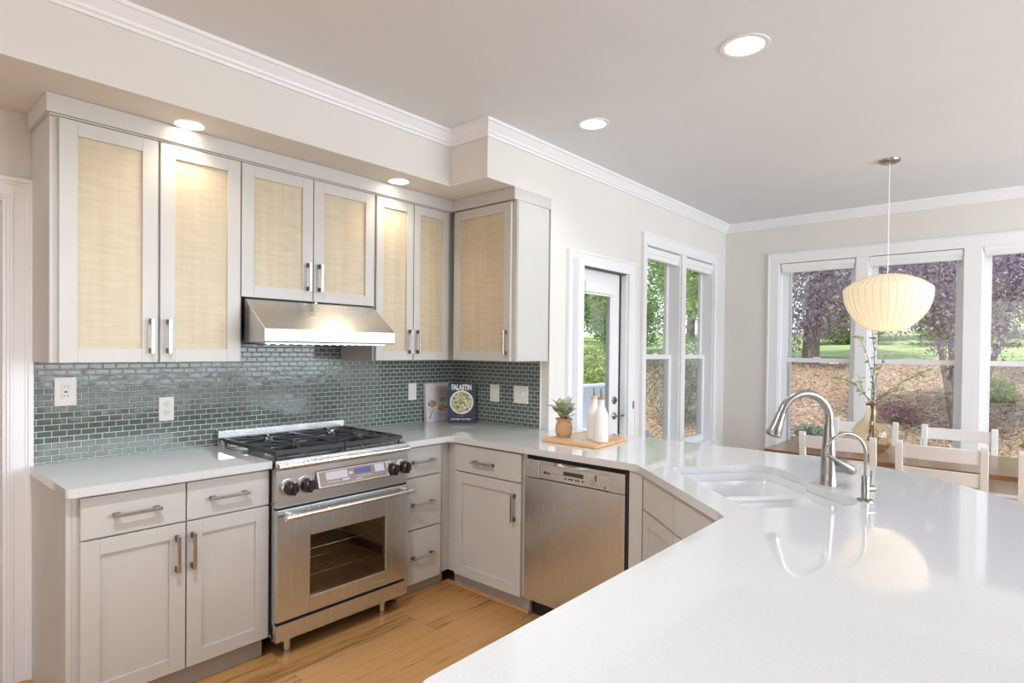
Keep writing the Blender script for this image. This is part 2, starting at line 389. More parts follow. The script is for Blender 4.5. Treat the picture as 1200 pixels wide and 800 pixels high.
# crown moulding: profile swept along a polyline
def crown(name, path, closed_ends=True):
    prof = [(0, -.078), (.012, -.078), (.014, -.066), (.024, -.060), (.028, -.050), (.046, -.030), (.056, -.018), (.066, -.015), (.068, -.004), (.068, 0), (0, 0)]
    bm = new(); rows = []
    n = len(path)
    for i, (x, y, ) in enumerate(path):
        p = Vector((x, y))
        def nrm(a, b):
            d = (Vector(b) - Vector(a)).normalized(); return Vector((d.y, -d.x))
        if i == 0: k = nrm(path[0], path[1])
        elif i == n - 1: k = nrm(path[-2], path[-1])
        else:
            a, b = nrm(path[i - 1], path[i]), nrm(path[i], path[i + 1]); k = (a + b) / (1 + a.dot(b))
        rows.append([bm.verts.new((x + k.x * o, y + k.y * o, ZC + z)) for o, z in prof])
    for r0, r1 in zip(rows, rows[1:]):
        for i in range(len(prof)): bm.faces.new((r0[i], r0[(i + 1) % len(prof)], r1[(i + 1) % len(prof)], r1[i]))
    bm.faces.new(rows[0]); bm.faces.new(rows[-1][::-1])
    return struct(name, bm, M['trim'])
crown('trim_1', [(XWE, YS), (XSOF, YS), (XSOF, YC), (XD, YC), (XD, YSO)])

# door casing on the north wall, left (fluted)
bm = new()
def casing_profile(bm, x0, x1, z1, y, horizontal=False): pass
for k, (a, b, d) in enumerate([(-2.548, -2.538, .012), (-2.538, -2.527, .017), (-2.527, -2.489, .014), (-2.489, -2.479, .018), (-2.479, -2.461, .026)]):
    box(bm, a, b, -d, 0, 0, 2.041 + (a + 2.548) + .0)
    box(bm, DX0 - .09, b, -d, 0, 2.041 + (a + 2.548), 2.041 + (b + 2.548))
box(bm, -2.56, -2.548, -.002, .15, 0, 2.041); box(bm, DX0, -2.56, -.002, .15, 2.03, 2.041)
box(bm, -2.572, -2.56, .05, .09, 0, 2.03)
struct('trim_2', bm, M['trim'], bevel=.0015)
# east baseboard, garden baseboard
bm = new(); box(bm, XD - .016, XD, YSO, -.92, 0, .13); struct('baseboard_east', bm, M['trim'])
bm = new(); box(bm, 1.10, XD - .016, YC - .016, YC, 0, .13); struct('baseboard_garden', bm, M['trim'])

# tile backsplash (fixed to the walls)
bm = new(); box(bm, -2.464, -.0, -.007, 0, ZT, 1.362); box(bm, -1.72, -.95, -.007, 0, 1.362, 1.70); o = struct('trim_3', bm, M['tile_n']); o['label'] = 'grey green glass brick tile backsplash'
bm = new(); box(bm, -.007, 0, -.835, -.007, ZT, 1.362); o = struct('trim_4', bm, M['tile_r'])
bm = new(); box(bm, -.009, 0, -.840, -.835, ZT, 1.362); struct('trim_5', bm, M['trim'])

# ------------------------------------------------------------------ windows
def sash_unit(par, P, u0, u1, z0, z1, zm, n0, blind=True):
    """double hung unit in frame P (n toward the room is +); glass at n0"""
    t = .045
    bm = new()   # jamb liner
    fbox(bm, P, u0, u0 + .012, n0 - .05, 0, z0, z1); fbox(bm, P, u1 - .012, u1, n0 - .05, 0, z0, z1); fbox(bm, P, u0 + .012, u1 - .012, n0 - .05, 0, z1 - .012, z1); fbox(bm, P, u0 + .012, u1 - .012, n0 - .05, .0, z0, z0 + .012)
    obj('window_jamb', bm, M['trim'], par)
    a, b = u0 + .012, u1 - .012
    for nm, q0, q1, n in (('upper_sash', zm - .018, z1 - .012, n0 - .03), ('lower_sash', z0 + .012, zm + .022, n0)):
        bm = new(); w_ = t
        fbox(bm, P, a, a + w_, n - .014, n + .014, q0, q1); fbox(bm, P, b - w_, b, n - .014, n + .014, q0, q1)
        hb = .036 if nm == 'upper_sash' else .06
        ht = .05 if nm == 'upper_sash' else .04
        fbox(bm, P, a + w_, b - w_, n - .014, n + .014, q0, q0 + hb); fbox(bm, P, a + w_, b - w_, n - .014, n + .014, q1 - ht, q1)
        s = obj(nm, bm, M['trim'], par, bevel=.002)
        bm = new(); fbox(bm, P, a + w_ - .005, b - w_ + .005, n - .002, n + .002, q0 + hb - .004, q1 - ht + .004); obj('glass_pane', bm, M['glass'], s)
    bm = new(); um = (u0 + u1) / 2
    fbox(bm, P, um - .03, um + .03, n0 - .006, n0 + .02, zm + .022, zm + .034); obj('sash_lock', bm, M['trim'], par)
PC = frame((0, YC, 0), (1, 0, 0), (0, -1, 0))
PD = frame((XD, 0, 0), (0, -1, 0), (-1, 0, 0))
# garden window (double)
bm = new(); Z0, Z1 = .55, 2.285
for a, b in ((1.186, 1.256), (1.90, 1.98), (2.63, 2.70)): fbox(bm, PC, a, b, 0, .02, Z0, Z1 + .005)
fbox(bm, PC, 1.186, 2.70, 0, .02, Z1 + .005, 2.385); fbox(bm, PC, 1.16, 2.73, 0, .05, Z0 - .035, Z0); fbox(bm, PC, 1.186, 2.70, 0, .018, Z0 - .12, Z0 - .035)
fbox(bm, PC, 1.186, 1.200, .02, .028, Z0, 2.385); fbox(bm, PC, 2.686, 2.70, .02, .028, Z0, 2.385); fbox(bm, PC, 1.2, 2.686, .02, .028, 2.371, 2.385)
w1 = struct('window_1', bm, M['trim'], bevel=.002)
for a, b in ((1.256, 1.90), (1.98, 2.63)): sash_unit(w1, PC, a, b, Z0, 2.30, 1.384, -.085)
# east window (triple)
bm = new(); Z0, Z1 = .45, 2.285
for a, b in ((1.33, 1.43), (2.08, 2.175), (2.84, 2.955), (3.62, 3.72)): fbox(bm, PD, a, b, 0, .02, Z0, Z1)
fbox(bm, PD, 1.33, 3.72, 0, .02, Z1, 2.385); fbox(bm, PD, 1.30, 3.75, 0, .05, Z0 - .035, Z0); fbox(bm, PD, 1.33, 3.72, 0, .018, Z0 - .12, Z0 - .035)
fbox(bm, PD, 1.33, 1.346, .02, .028, Z0, 2.385); fbox(bm, PD, 1.346, 3.72, .02, .028, 2.371, 2.385)
w2 = struct('window_2', bm, M['trim'], bevel=.002)
for a, b in ((1.43, 2.08), (2.175, 2.84), (2.955, 3.62)): sash_unit(w2, PD, a, b, Z0, 2.30, 1.362, -.075)

def shade(P, u0, u1, z0, z1, n0, n1, label, group):
    c = P((u0 + u1) / 2, (n0 + n1) / 2, z0); t = thing('window_shade', label, 'window shade', c, group)
    bm = new(); fbox(bm, P, u0, u1, n0, n1, z0 + (z1 - z0) * .45, z1); obj('head_rail', bm, M['blind'], t, bevel=.003)
    bm = new(); fbox(bm, P, u0 + .006, u1 - .006, n0 + .004, n1 - .008, z0 + .014, z0 + (z1 - z0) * .45); obj('gathered_fabric', bm, M['blind'], t)
    bm = new(); fbox(bm, P, u0 + .004, u1 - .004, n0 + .002, n1 - .004, z0, z0 + .013); obj('bottom_rail', bm, M['blind'], t, bevel=.003)
G = 'raised cellular shades at the window heads'
shade(PC, 1.262, 1.894, 2.19, 2.282, -.06, -.005, 'raised white shade in the garden window half nearest the patio door', G)
shade(PC, 1.986, 2.624, 2.19, 2.282, -.06, -.005, 'raised white shade in the garden window half nearest the room corner', G)
shade(PD, 1.45, 2.07, 2.195, 2.28, -.04, .012, 'raised white shade in the east window pane left of the pendant lamp', G)
shade(PD, 2.18, 2.835, 2.195, 2.28, -.04, .012, 'raised white shade in the east window pane behind the pendant cord', G)
shade(PD, 2.965, 3.60, 2.215, 2.29, -.04, .012, 'raised white shade in the rightmost east window pane', G)

# patio door
bm = new()
fbox(bm, PC, .178, .29, 0, .02, 0, 2.02); fbox(bm, PC, .98, 1.087, 0, .02, 0, 2.02); fbox(bm, PC, .178, 1.087, 0, .02, 2.02, 2.112)
fbox(bm, PC, .178, .192, .02, .028, 0, 2.112); fbox(bm, PC, 1.073, 1.087, .02, .028, 0, 2.112); fbox(bm, PC, .192, 1.073, .02, .028, 2.098, 2.112)
fbox(bm, PC, .29, .302, -.15, 0, 0, 2.04); fbox(bm, PC, .968, .98, -.15, 0, 0, 2.04); fbox(bm, PC, .302, .968, -.15, 0, 2.028, 2.04)
d1 = struct('door_1', bm, M['trim'], bevel=.002)
bm = new()
fbox(bm, PC, .306, .425, -.10, -.056, .01, 2.02); fbox(bm, PC, .835, .955, -.10, -.056, .01, 2.02); fbox(bm, PC, .425, .835, -.10, -.056, .01, .26); fbox(bm, PC, .425, .835, -.10, -.056, 1.93, 2.02)
slabd = obj('door_slab', bm, M['trim'], d1, bevel=.002)
bm = new(); fbox(bm, PC, .42, .84, -.080, -.076, .25, 1.94); obj('glass_pane', bm, M['glass'], slabd)
bm = new(); fbox(bm, PC, .425, .445, -.06, -.052, .26, 1.93); fbox(bm, PC, .817, .835, -.06, -.052, .26, 1.93); obj('glazing_bead', bm, M['trim'], slabd)
bm = new(); fbox(bm, PC, .9555, .9675, -.11, -.050, 0, 2.02); fbox(bm, PC, .303, .9675, -.11, -.052, 2.0205, 2.0275); obj('weather_strip', bm, M['gap'], d1)
bm = new(); fbox(bm, PC, .445, .822, -.054, -.02, 1.85, 1.925); fbox(bm, PC, .45, .818, -.05, -.025, 1.835, 1.848); obj('door_shade', bm, M['blind'], d1, bevel=.002)
bm = new()
fbox(bm, PC, .232, .296, .02, .066, 0, 2.058); obj('screen_cassette', bm, M['trim'], d1, bevel=.004)
bm = new(); fbox(bm, PC, .303, .967, -.045, -.002, 2.013, 2.0275); obj('screen_track', bm, M['slot'], d1)
h = new(); c = PC(.895, -.056, 1.055); lathe(h, c, [(0, 0), (.030, 0), (.030, .006), (.022, .014), (0, .014)], 24, (0, -1, 0)); box(h, c.x - .004, c.x + .004, c.y - .026, c.y - .014, c.z - .013, c.z + .013)
obj('deadbolt', h, M['nickel'], d1, smooth=True)
h = new(); c = PC(.895, -.056, .935); lathe(h, c, [(0, 0), (.028, 0), (.028, .006), (.012, .012), (.012, .045), (0, .045)], 24, (0, -1, 0)); tube(h, [c + Vector((0, -.042, 0)), c + Vector((.05, -.044, .002)), c + Vector((.11, -.042, 0))], [.009, .008, .006], 12)
obj('door_handle', h, M['nickel'], d1, smooth=True)
h = new(); fbox(h, PC, 1.045, 1.062, .02, .023, .985, 1.045); obj('strike_plate', h, M['nickel'], d1)

# ------------------------------------------------------------------ cabinets
PA = frame((0, YF, 0), (1, 0, 0), (0, -1, 0))              # base fronts, north run; n=0 is the door face
PB = frame((XB, 0, 0), (0, -1, 0), (-1, 0, 0))
PUA = frame((0, -.353, 0), (1, 0, 0), (0, -1, 0))
PUB = frame((-.353, 0, 0), (0, -1, 0), (-1, 0, 0))
def pull(par, P, u, z, length, vert, nm='handle'):
    bm = new(); h = length / 2; s = .0065
    if vert:
        for q in (z - h + .012, z + h - .012): fbox(bm, P, u - s, u + s, 0, .026, q - .011, q + .011, 1)
        fbox(bm, P, u - s, u + s, .026, .035, z - h, z + h)
    else:
        for q in (u - h + .014, u + h - .014): fbox(bm, P, q - .011, q + .011, 0, .026, z - s, z + s, 1)
        fbox(bm, P, u - h, u + h, .026, .035, z - s, z + s)
    obj(nm, bm, [M['pull'], M['post']], par, bevel=.001, label='brushed nickel bar pull')
def shaker(par, P, u0, u1, z0, z1, w_=.058, panel=None, rec=.010, nm='door', wl=None):
    bm = new(); T = .02
    wl = wl or w_
    fbox(bm, P, u0, u0 + wl, -T, 0, z0, z1); fbox(bm, P, u1 - wl, u1, -T, 0, z0, z1)
    fbox(bm, P, u0 + wl, u1 - wl, -T, 0, z0, z0 + w_); fbox(bm, P, u0 + wl, u1 - wl, -T, 0, z1 - w_, z1)
    if not panel: fbox(bm, P, u0 + wl, u1 - wl, -T, -rec, z0 + w_, z1 - w_)
    d = obj(nm, bm, M['paint'], par, bevel=.0012)
    if panel:
        bm = new(); fbox(bm, P, u0 + wl, u1 - wl, -T + .001, -rec, z0 + w_, z1 - w_); obj('panel', bm, M['maple'], d, label='pale curly maple inset panel')
    return d
def flat(par, P, u0, u1, z0, z1, nm='drawer'):
    bm = new(); fbox(bm, P, u0, u1, -.02, 0, z0, z1); return obj(nm, bm, M['paint'], par, bevel=.0015)
def upper_box(par, P, u0, u1, z0, z1, depth=.333):
    bm = new(); fbox(bm, P, u0, u1, -.02 - depth + .0, -.0205, z0, z1); return obj('body', bm, M['paint'], par, bevel=.001)
ZB, ZTOP = 1.362, 2.332
# left pair
t = thing('wall_cabinet', 'two-door wall cabinet with maple panels at the far left end, above the wall outlets', 'cabinet', (-2.09, -.17, ZB), 'wall cabinets')
bm = new(); fbox(bm, PUA, -2.452, -1.722, -.351, -.0205, ZB, ZTOP); fbox(bm, PUA, -2.466, -2.452, -.351, -.024, ZB, ZTOP); obj('body', bm, M['paint'], t)
d = shaker(t, PUA, -2.440, -2.092, ZB, 2.322, panel=1, wl=.060); pull(d, PUA, -2.120, 1.475, .150, True)
d = shaker(t, PUA, -2.082, -1.735, ZB, 2.322, panel=1, wl=.060); pull(d, PUA, -2.052, 1.475, .150, True)
# over the hood
t = thing('wall_cabinet', 'short two-door wall cabinet directly above the steel range hood', 'cabinet', (-1.34, -.17, 1.675), 'wall cabinets')
bm = new(); fbox(bm, PUA, -1.7215, -.958, -.353, -.0205, 1.683, ZTOP); obj('body', bm, M['paint'], t)
d = shaker(t, PUA, -1.7285, -1.352, 1.676, 2.322, panel=1, wl=.060); pull(d, PUA, -1.383, 1.803, .148, True)
d = shaker(t, PUA, -1.347, -.962, 1.676, 2.322, panel=1, wl=.060); pull(d, PUA, -1.316, 1.803, .148, True)
# right of the hood
t = thing('wall_cabinet', 'narrow two-door wall cabinet between the range hood and the room corner', 'cabinet', (-.65, -.17, ZB), 'wall cabinets')
bm = new(); fbox(bm, PUA, -.9575, -.0, -.353, -.0205, ZB, ZTOP); obj('body', bm, M['paint'], t)
d = shaker(t, PUA, -.945, -.672, ZB, 2.322, panel=1, w_=.055, wl=.05); pull(d, PUA, -.700, 1.475, .148, True)
d = shaker(t, PUA, -.665, -.380, ZB, 2.322, panel=1, w_=.055, wl=.05); pull(d, PUA, -.637, 1.475, .148, True)
# on the return wall
t = thing('wall_cabinet', 'single-door wall cabinet on the return wall beside the patio door, with a plain end panel', 'cabinet', (-.17, -.62, ZB), 'wall cabinets')
bm = new(); fbox(bm, PUB, .3735, .905, -.333, -.0205, ZB, ZTOP); obj('body', bm, M['paint'], t)
bm = new(); box(bm, -.325, -.065, -.909, -.905, ZB + .004, ZTOP - .01); obj('end_panel', bm, M['paint'], t)
d = shaker(t, PUB, .378, .872, ZB, 2.325, panel=1, wl=.055); pull(d, PUB, .843, 1.475, .15, True)
# frieze board closing the gap to the soffit
bm = new()
box(bm, -2.482, -.345, -.362, -.02, ZTOP + .001, ZS - .001); box(bm, -.362, -.0015, -.9085, -.345, ZTOP + .001, ZS - .001)
box(bm, -2.471, -.345, -.350, -.33, ZTOP - .006, ZTOP + .001)
tg(obj('cabinet_frieze', bm, M['paint'], bevel=.002), 'flat greige frieze board running above all the wall cabinets under the soffit', 'trim board')

# hood
t = thing('range_hood', 'stainless steel under-cabinet range hood with sloped front over the range', 'range hood', (-1.335, -.28, 1.455))
bm = new(); x0, x1 = -1.712, -.962
pr = [(-.008, 1.455), (-.545, 1.455), (-.552, 1.460), (-.552, 1.520), (-.345, 1.674), (-.008, 1.674)]
L0 = [bm.verts.new((x0, y, z)) for y, z in pr]; L1 = [bm.verts.new((x1, y, z)) for y, z in pr]
for i in range(len(pr)):
    if i == 0: continue
    bm.faces.new((L0[i], L0[(i + 1) % 6], L1[(i + 1) % 6], L1[i]))
bm.faces.new(L0); bm.faces.new(L1[::-1]); bm.faces.new((L0[0], L0[1], L1[1], L1[0]))
obj('hood_canopy', bm, M['steel'], t, bevel=.003)
bm = new(); box(bm, x0 + .03, x1 - .03, -.50, -.03, 1.449, 1.455)
for k in range(14):
    xx = x0 + .05 + k * .047
    box(bm, xx, xx + .02, -.47, -.08, 1.446, 1.449)
obj('baffle_filter', bm, M['steelv'], t)
bm = new(); box(bm, -1.34, -1.328, -.355, -.341, 1.655, 1.672); obj('latch', bm, M['pull'], t)

# base cabinets, left of the range
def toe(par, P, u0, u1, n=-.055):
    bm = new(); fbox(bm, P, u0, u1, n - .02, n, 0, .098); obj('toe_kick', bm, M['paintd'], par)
t = thing('base_cabinet', 'two-drawer two-door base cabinet left of the steel range', 'cabinet', (-2.09, -.3, 0), 'base cabinets')
bm = new(); fbox(bm, PA, -2.449, -1.7135, -.610, -.0205, .098, .880); obj('body', bm, M['paint'], t)
bm = new(); box(bm, -2.468, -2.450, -.6125 + .02, -.0015, 0, .880); obj('end_panel', bm, M['paint'], t, label='greige side panel by the doorway')
d = flat(t, PA, -2.427, -2.070, .714, .869); pull(d, PA, -2.247, .791, .165, False)
d = flat(t, PA, -2.064, -1.716, .714, .869); pull(d, PA, -1.897, .791, .165, False)
d = shaker(t, PA, -2.427, -2.070, .102, .707, w_=.06); pull(d, PA, -2.104, .588, .150, True)
d = shaker(t, PA, -2.064, -1.716, .102, .707, w_=.06); pull(d, PA, -2.044, .588, .150, True)
toe(t, PA, -2.45, -1.72)
# drawer bank
t = thing('base_cabinet', 'narrow base cabinet with three stacked flat drawers right of the range', 'cabinet', (-.78, -.3, 0), 'base cabinets')
bm = new(); fbox(bm, PA, -.9505, -.580, -.610, -.0205, .098, .880); obj('body', bm, M['paint'], t)
for z0, z1, zz in ((.705, .869, .790), (.405, .697, .548), (.094, .397, .246)):
    d = flat(t, PA, -.944, -.662, z0, z1); pull(d, PA, -.805, zz, .165, False)
toe(t, PA, -.95, -.60)
# B door/drawer cabinet
t = thing('base_cabinet', 'one-door one-drawer base cabinet between the inside corner and the dishwasher', 'cabinet', (-.3, -.93, 0), 'base cabinets')
bm = new(); fbox(bm, PB, .5925, 1.208, -.578, -.0205, .098, .880); obj('body', bm, M['paint'], t)
d = flat(t, PB, .664, 1.180, .716, .869); pull(d, PB, .906, .785, .16, False)
d = shaker(t, PB, .664, 1.180, .098, .709, w_=.062); pull(d, PB, 1.138, .577, .15, True)
toe(t, PB, .6335 - .02, 1.208)
# shoe moulding
bm = new(); box(bm, -.9505, -.561, -.573, -.5575, 0, .022); box(bm, -.561, -.5455, -1.208, -.5575, 0, .022)
tg(obj('shoe_molding', bm, M['shoe'], bevel=.004), 'oak shoe molding strip along the toe kick in the inside corner', 'molding')

# dishwasher
t = thing('dishwasher', 'stainless steel dishwasher with a recessed control strip beside the angled sink cabinet', 'dishwasher', (-.3, -1.52, 0))
bm = new(); fbox(bm, PB, 1.212, 1.833, -.595, -.022, .10, .872); obj('tub', bm, M['gap'], t)
bm = new(); fbox(bm, PB, 1.215, 1.820, -.022, .012, .112, .760); obj('door', bm, M['steelv'], t, bevel=.002)
bm = new(); a, b = 1.312, 1.735
fbox(bm, PB, 1.215, a, -.022, .012, .763, .858); fbox(bm, PB, b, 1.820, -.022, .012, .763, .858); fbox(bm, PB, a, b, -.022, .0, .763, .843); fbox(bm, PB, a, b, -.022, .012, .843, .858)
cp = obj('control_strip', bm, M['steelv'], t, bevel=.0015)
bm = new(); fbox(bm, PB, a + .002, b - .002, 0, .003, .765, .835); obj('control_panel', bm, M['chrome'], cp)
bm = new(); fbox(bm, PB, 1.462, 1.582, .003, .0045, .800, .820); obj('display', bm, M['ink'], cp)
for u in (1.47, 1.495, 1.51, 1.535, 1.55, 1.575):
    bm = new(); fbox(bm, PB, u, u + .009, .003, .006, .782, .789); obj('button', bm, M['slot'], cp)
bm = new(); fbox(bm, PB, 1.652, 1.657, .003, .006, .800, .828); obj('indicator', bm, M['slot'], cp)
for u, z in ((1.625, .783), (1.625, .797), (1.625, .811), (1.40, .797), (1.44, .80)):
    bm = new(); fbox(bm, PB, u, u + .025, .003, .0036, z, z + .0015); obj('printed_line', bm, M['slot'], cp)
bm = new(); n_ = 16; c0 = 1.515; rows = []
for i in range(n_ + 1):
    x = -1 + 2 * i / n_; hgt = .016 * (1 - x * x); u = c0 + x * .105
    rows.append([bm.verts.new(PB(u, .013, .845)), bm.verts.new(PB(u, .013 + hgt, .848)), bm.verts.new(PB(u, .013, .857))])
for r0, r1 in zip(rows, rows[1:]):
    bm.faces.new((r0[0], r1[0], r1[1], r0[1])); bm.faces.new((r0[1], r1[1], r1[2], r0[2]))
obj('grip', bm, M['chrome'], cp, smooth=True)
text('maker_lettering', 'Miele', cp, PB(1.335, .0035, .790), (0, -1, 0), (0, 0, 1), .021, M['ink'], off=.0006)
text('model_lettering', 'G', cp, PB(1.700, .0035, .771), (0, -1, 0), (0, 0, 1), .014, M['ink'], off=.0006)
bm = new(); fbox(bm, PB, 1.8215, 1.834, -.021, .004, .10, .872); obj('side_seal', bm, M['gap'], t)
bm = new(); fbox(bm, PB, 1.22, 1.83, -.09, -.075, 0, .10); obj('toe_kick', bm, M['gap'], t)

# ------------------------------------------------------------------ counters
DU = Vector((-.669, -.743, 0)).normalized(); DN = Vector((-.743, .669, 0)).normalized()
SO = Vector((-.6, -2.04, 0))
def S(u, n, z=0): return SO + DU * u - DN * n + Vector((0, 0, z))
bm = new()
slab(bm, round_poly([(XL, -.002), (XL, -.642), (-1.7155, -.642), (-1.7155, -.002)], [.01, .022, 0, 0]), .8815, ZT)
tg(obj('countertop', bm, M['quartz'], bevel=.004), 'short white quartz countertop left of the range', 'countertop')
outer = [(-.9485, -.002), (-.002, -.002), (-.002, YC + .0), (-.002, YC - .002), (.16, YC - .002), (.175, -1.2), (.185, -1.7), (.185, -2.1), (.175, -2.45), (.12, -2.74), (.02, -2.91), (-.12, -3.06),
         (-.30, -3.215), (-.52, -3.38), (-.85, -3.52), (-2.435, -3.56), (-2.435, -2.505), (-1.185, -2.505), (-1.135, -2.462), (-.616, -1.883), (-.616, -.655), (-.655, -.642), (-.9485, -.642)]
outer = [(-.9485, -.002), (-.0095, -.002), (-.0095, YC - .002)] + outer[4:]
rad = [0, 0, 0, 0, 2, 2, 2, .5, .4, .4, .4, .5, .5, .3, .02, .03, .02, .02, .05, .05, .03, .03, 0]
rad = [0] * len(outer)
for i, p in enumerate(outer):
    if p[0] > 0 and -3 < p[1] < -1.1: rad[i] = .6
    if p in ((-.85, -3.52), (-.52, -3.38), (-.30, -3.215), (-.12, -3.06)): rad[i] = .6
rad[outer.index((-2.435, -2.505))] = .035; rad[outer.index((-2.435, -3.56))] = .05
rad[outer.index((-1.185, -2.505))] = .03; rad[outer.index((-1.135, -2.462))] = .02
rad[outer.index((-.616, -1.883))] = .06; rad[outer.index((-.616, -.655))] = .03; rad[outer.index((-.655, -.642))] = .03
outer = round_poly(outer, rad, 6)
hole = [S(u, n) for u, n in ((-.03, -.0), (.65, .0), (.65, .44), (.30, .445), (.285, .493), (-.07, .493))]
holer = round_poly([(p.x, p.y) for p in hole], [.06, .07, .09, .004, .010, .11], 8)
bm = new(); slab(bm, outer, .8815, ZT, [holer])
ct = tg(obj('countertop', bm, M['quartz'], bevel=.004), 'large white quartz countertop wrapping from the range around the sink into the peninsula', 'countertop')
# sink
t = thing('kitchen_sink', 'white undermount double-bowl sink set in the corner of the peninsula', 'sink', S(.31, .22, .66))
def bowl(u0, u1, n0, n1, zb, zr, r, nm, skew=0.):
    bm = new(); rings_ = []
    def loop(ins, z, k=1.):
        pts = round_poly([(S(u, n).x, S(u, n).y) for u, n in ((u0 + ins, n0 + ins), (u1 - ins, n0 + ins), (u1 - ins, n1 - ins), (u0 + ins - skew, n1 - ins))], [r * k, r * k * .5, r * k * .5, r * k * 1.9] if skew else r * k, 8)
        return [bm.verts.new((x, y, z)) for x, y in pts]
    for ins, z, k in ((-.016, zr, 1.1), (0, zr, 1), (.006, zr - .01, 1), (.014, zb + .05, 1), (.022, zb + .02, 1.), (.05, zb, .8)): rings_.append(loop(ins, z, k))
    for a, b in zip(rings_, rings_[1:]):
        for i in range(len(a)): bm.faces.new((a[i], a[(i + 1) % len(a)], b[(i + 1) % len(b)], b[i]))
    bm.faces.new(rings_[-1])
    return obj(nm, bm, M['sink'], t, smooth=True, recalc=True)
bowl(-.033, .255, -.003, .496, .69, .852, .055, 'large_bowl', .040)
bowl(.285, .653, -.003, .443, .73, .852, .055, 'small_bowl')
bm = new()   # outer wall of the basin above the divider
pts = [S(u, n) for u, n in ((-.027, .003), (.647, .003), (.647, .437), (.297, .442), (.282, .490), (-.067, .490))]
pp = round_poly([(p.x, p.y) for p in pts], [.05, .06, .08, .004, .01, .10], 8)
a = [bm.verts.new((x, y, .881)) for x, y in pp]; b = [bm.verts.new((x, y, .846)) for x, y in pp]
for i in range(len(a)): bm.faces.new((a[i], a[(i + 1) % len(a)], b[(i + 1) % len(a)], b[i]))
obj('basin_wall', bm, M['sink'], t, smooth=True)
bm = new(); P = lambda u, n, z: S(u, n, z)
fbox(bm, P, .248, .292, -.01, .46, .80, .853); obj('divider', bm, M['sink'], t, bevel=.008)
for u, n, z in ((.10, .25, .69), (.47, .22, .73)):
    bm = new(); lathe(bm, S(u, n, z + .001), [(0, .001), (.03, .001), (.042, .003), (.045, 0)], 24); obj('drain', bm, M['chrome'], t, smooth=True)

# angled sink cabinet
PG = frame(Vector((-.582, -1.846, 0)) - DN * .025, DU, DN)
t = thing('base_cabinet', 'angled sink base cabinet with false drawer fronts under the diagonal counter edge', 'cabinet', (-.6, -2.1, 0), 'base cabinets')
bm = new()
slab(bm, [(-.58, -1.838), (-.05, -1.838), (-.05, -2.9), (-1.0, -2.9), (-1.09, -2.53), tuple((PG(.70, -.022, 0)).xy), tuple((PG(.06, -.022, 0)).xy), (-.58, -1.91)], .098, .66)
obj('body', bm, M['paint'], t)
bm = new(); fbox(bm, PG, .06, .80, -.045, -.022, .66, .880); box(bm, -.5995, -.575, -1.903, -1.836, .098, .880); obj('face_frame', bm, M['paint'], t)
flat(t, PG, .066, .412, .716, .869, 'false_front'); flat(t, PG, .418, .79, .716, .869, 'false_front')
shaker(t, PG, .066, .412, .102, .709, w_=.058); shaker(t, PG, .418, .79, .102, .709, w_=.058)
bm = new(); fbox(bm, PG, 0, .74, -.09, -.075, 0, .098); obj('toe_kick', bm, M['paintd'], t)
# peninsula base
t = thing('base_cabinet', 'long peninsula base carrying the wide end of the white countertop', 'cabinet', (-1.7, -3.0, 0), 'base cabinets')
bm = new(); box(bm, -2.38, -1.12, -3.15, -2.56, .098, .880); obj('body', bm, M['paint'], t)
bm = new(); box(bm, -2.36, -1.12, -3.10, -2.62, 0, .098); obj('toe_kick', bm, M['paintd'], t)
PP = frame((-1.12, -2.54, 0), (-1, 0, 0), (0, 1, 0))
for k in range(3):
    u0 = .01 + k * .415; d = shaker(t, PP, u0, u0 + .405, .102, .709); pull(d, PP, u0 + .04, .59, .15, True); d = flat(t, PP, u0, u0 + .405, .716, .869); pull(d, PP, u0 + .2, .79, .165, False)

# ------------------------------------------------------------------ range
t = thing('gas_range', 'stainless steel gas range with black grates, four knobs and an oven window', 'range', (-1.332, -.33, 0))
x0, x1 = XR0 + .004, XR1 - .004
PR = frame((0, -.655, 0), (1, 0, 0), (0, -1, 0))
bm = new(); box(bm, x0, x1, -.64, -.02, .70, .905)                       # body above the oven
box(bm, x0, x0 + .05, -.64, -.02, .095, .70); box(bm, x1 - .05, x1, -.64, -.02, .095, .70); box(bm, x0 + .05, x1 - .05, -.10, -.02, .095, .70); box(bm, x0 + .05, x1 - .05, -.64, -.10, .095, .17)
obj('body', bm, M['steelv'], t)
bm = new()   # oven cavity lining, coloured orange to stand in for the floor's reflection
box(bm, x0 + .05, x0 + .07, -.62, -.10, .17, .70); box(bm, x1 - .07, x1 - .05, -.62, -.10, .17, .70); box(bm, x0 + .07, x1 - .07, -.12, -.10, .17, .70); box(bm, x0 + .07, x1 - .07, -.62, -.12, .17, .185); box(bm, x0 + .07, x1 - .07, -.62, -.12, .685, .70)
obj('oven_cavity', bm, mat('oven_reflection_tint', (.50, .27, .15), .4), t)
for zz in (.315, .445):
    bm = new()
    for k in range(15):
        xx = x0 + .085 + k * (x1 - x0 - .17) / 14; cyl(bm, (xx, -.58, zz), (xx, -.14, zz), .0022, 6)
    for yy in (-.58, -.36, -.14): cyl(bm, (x0 + .075, yy, zz), (x1 - .075, yy, zz), .0035, 8)
    obj('oven_rack', bm, M['chrome'], t)
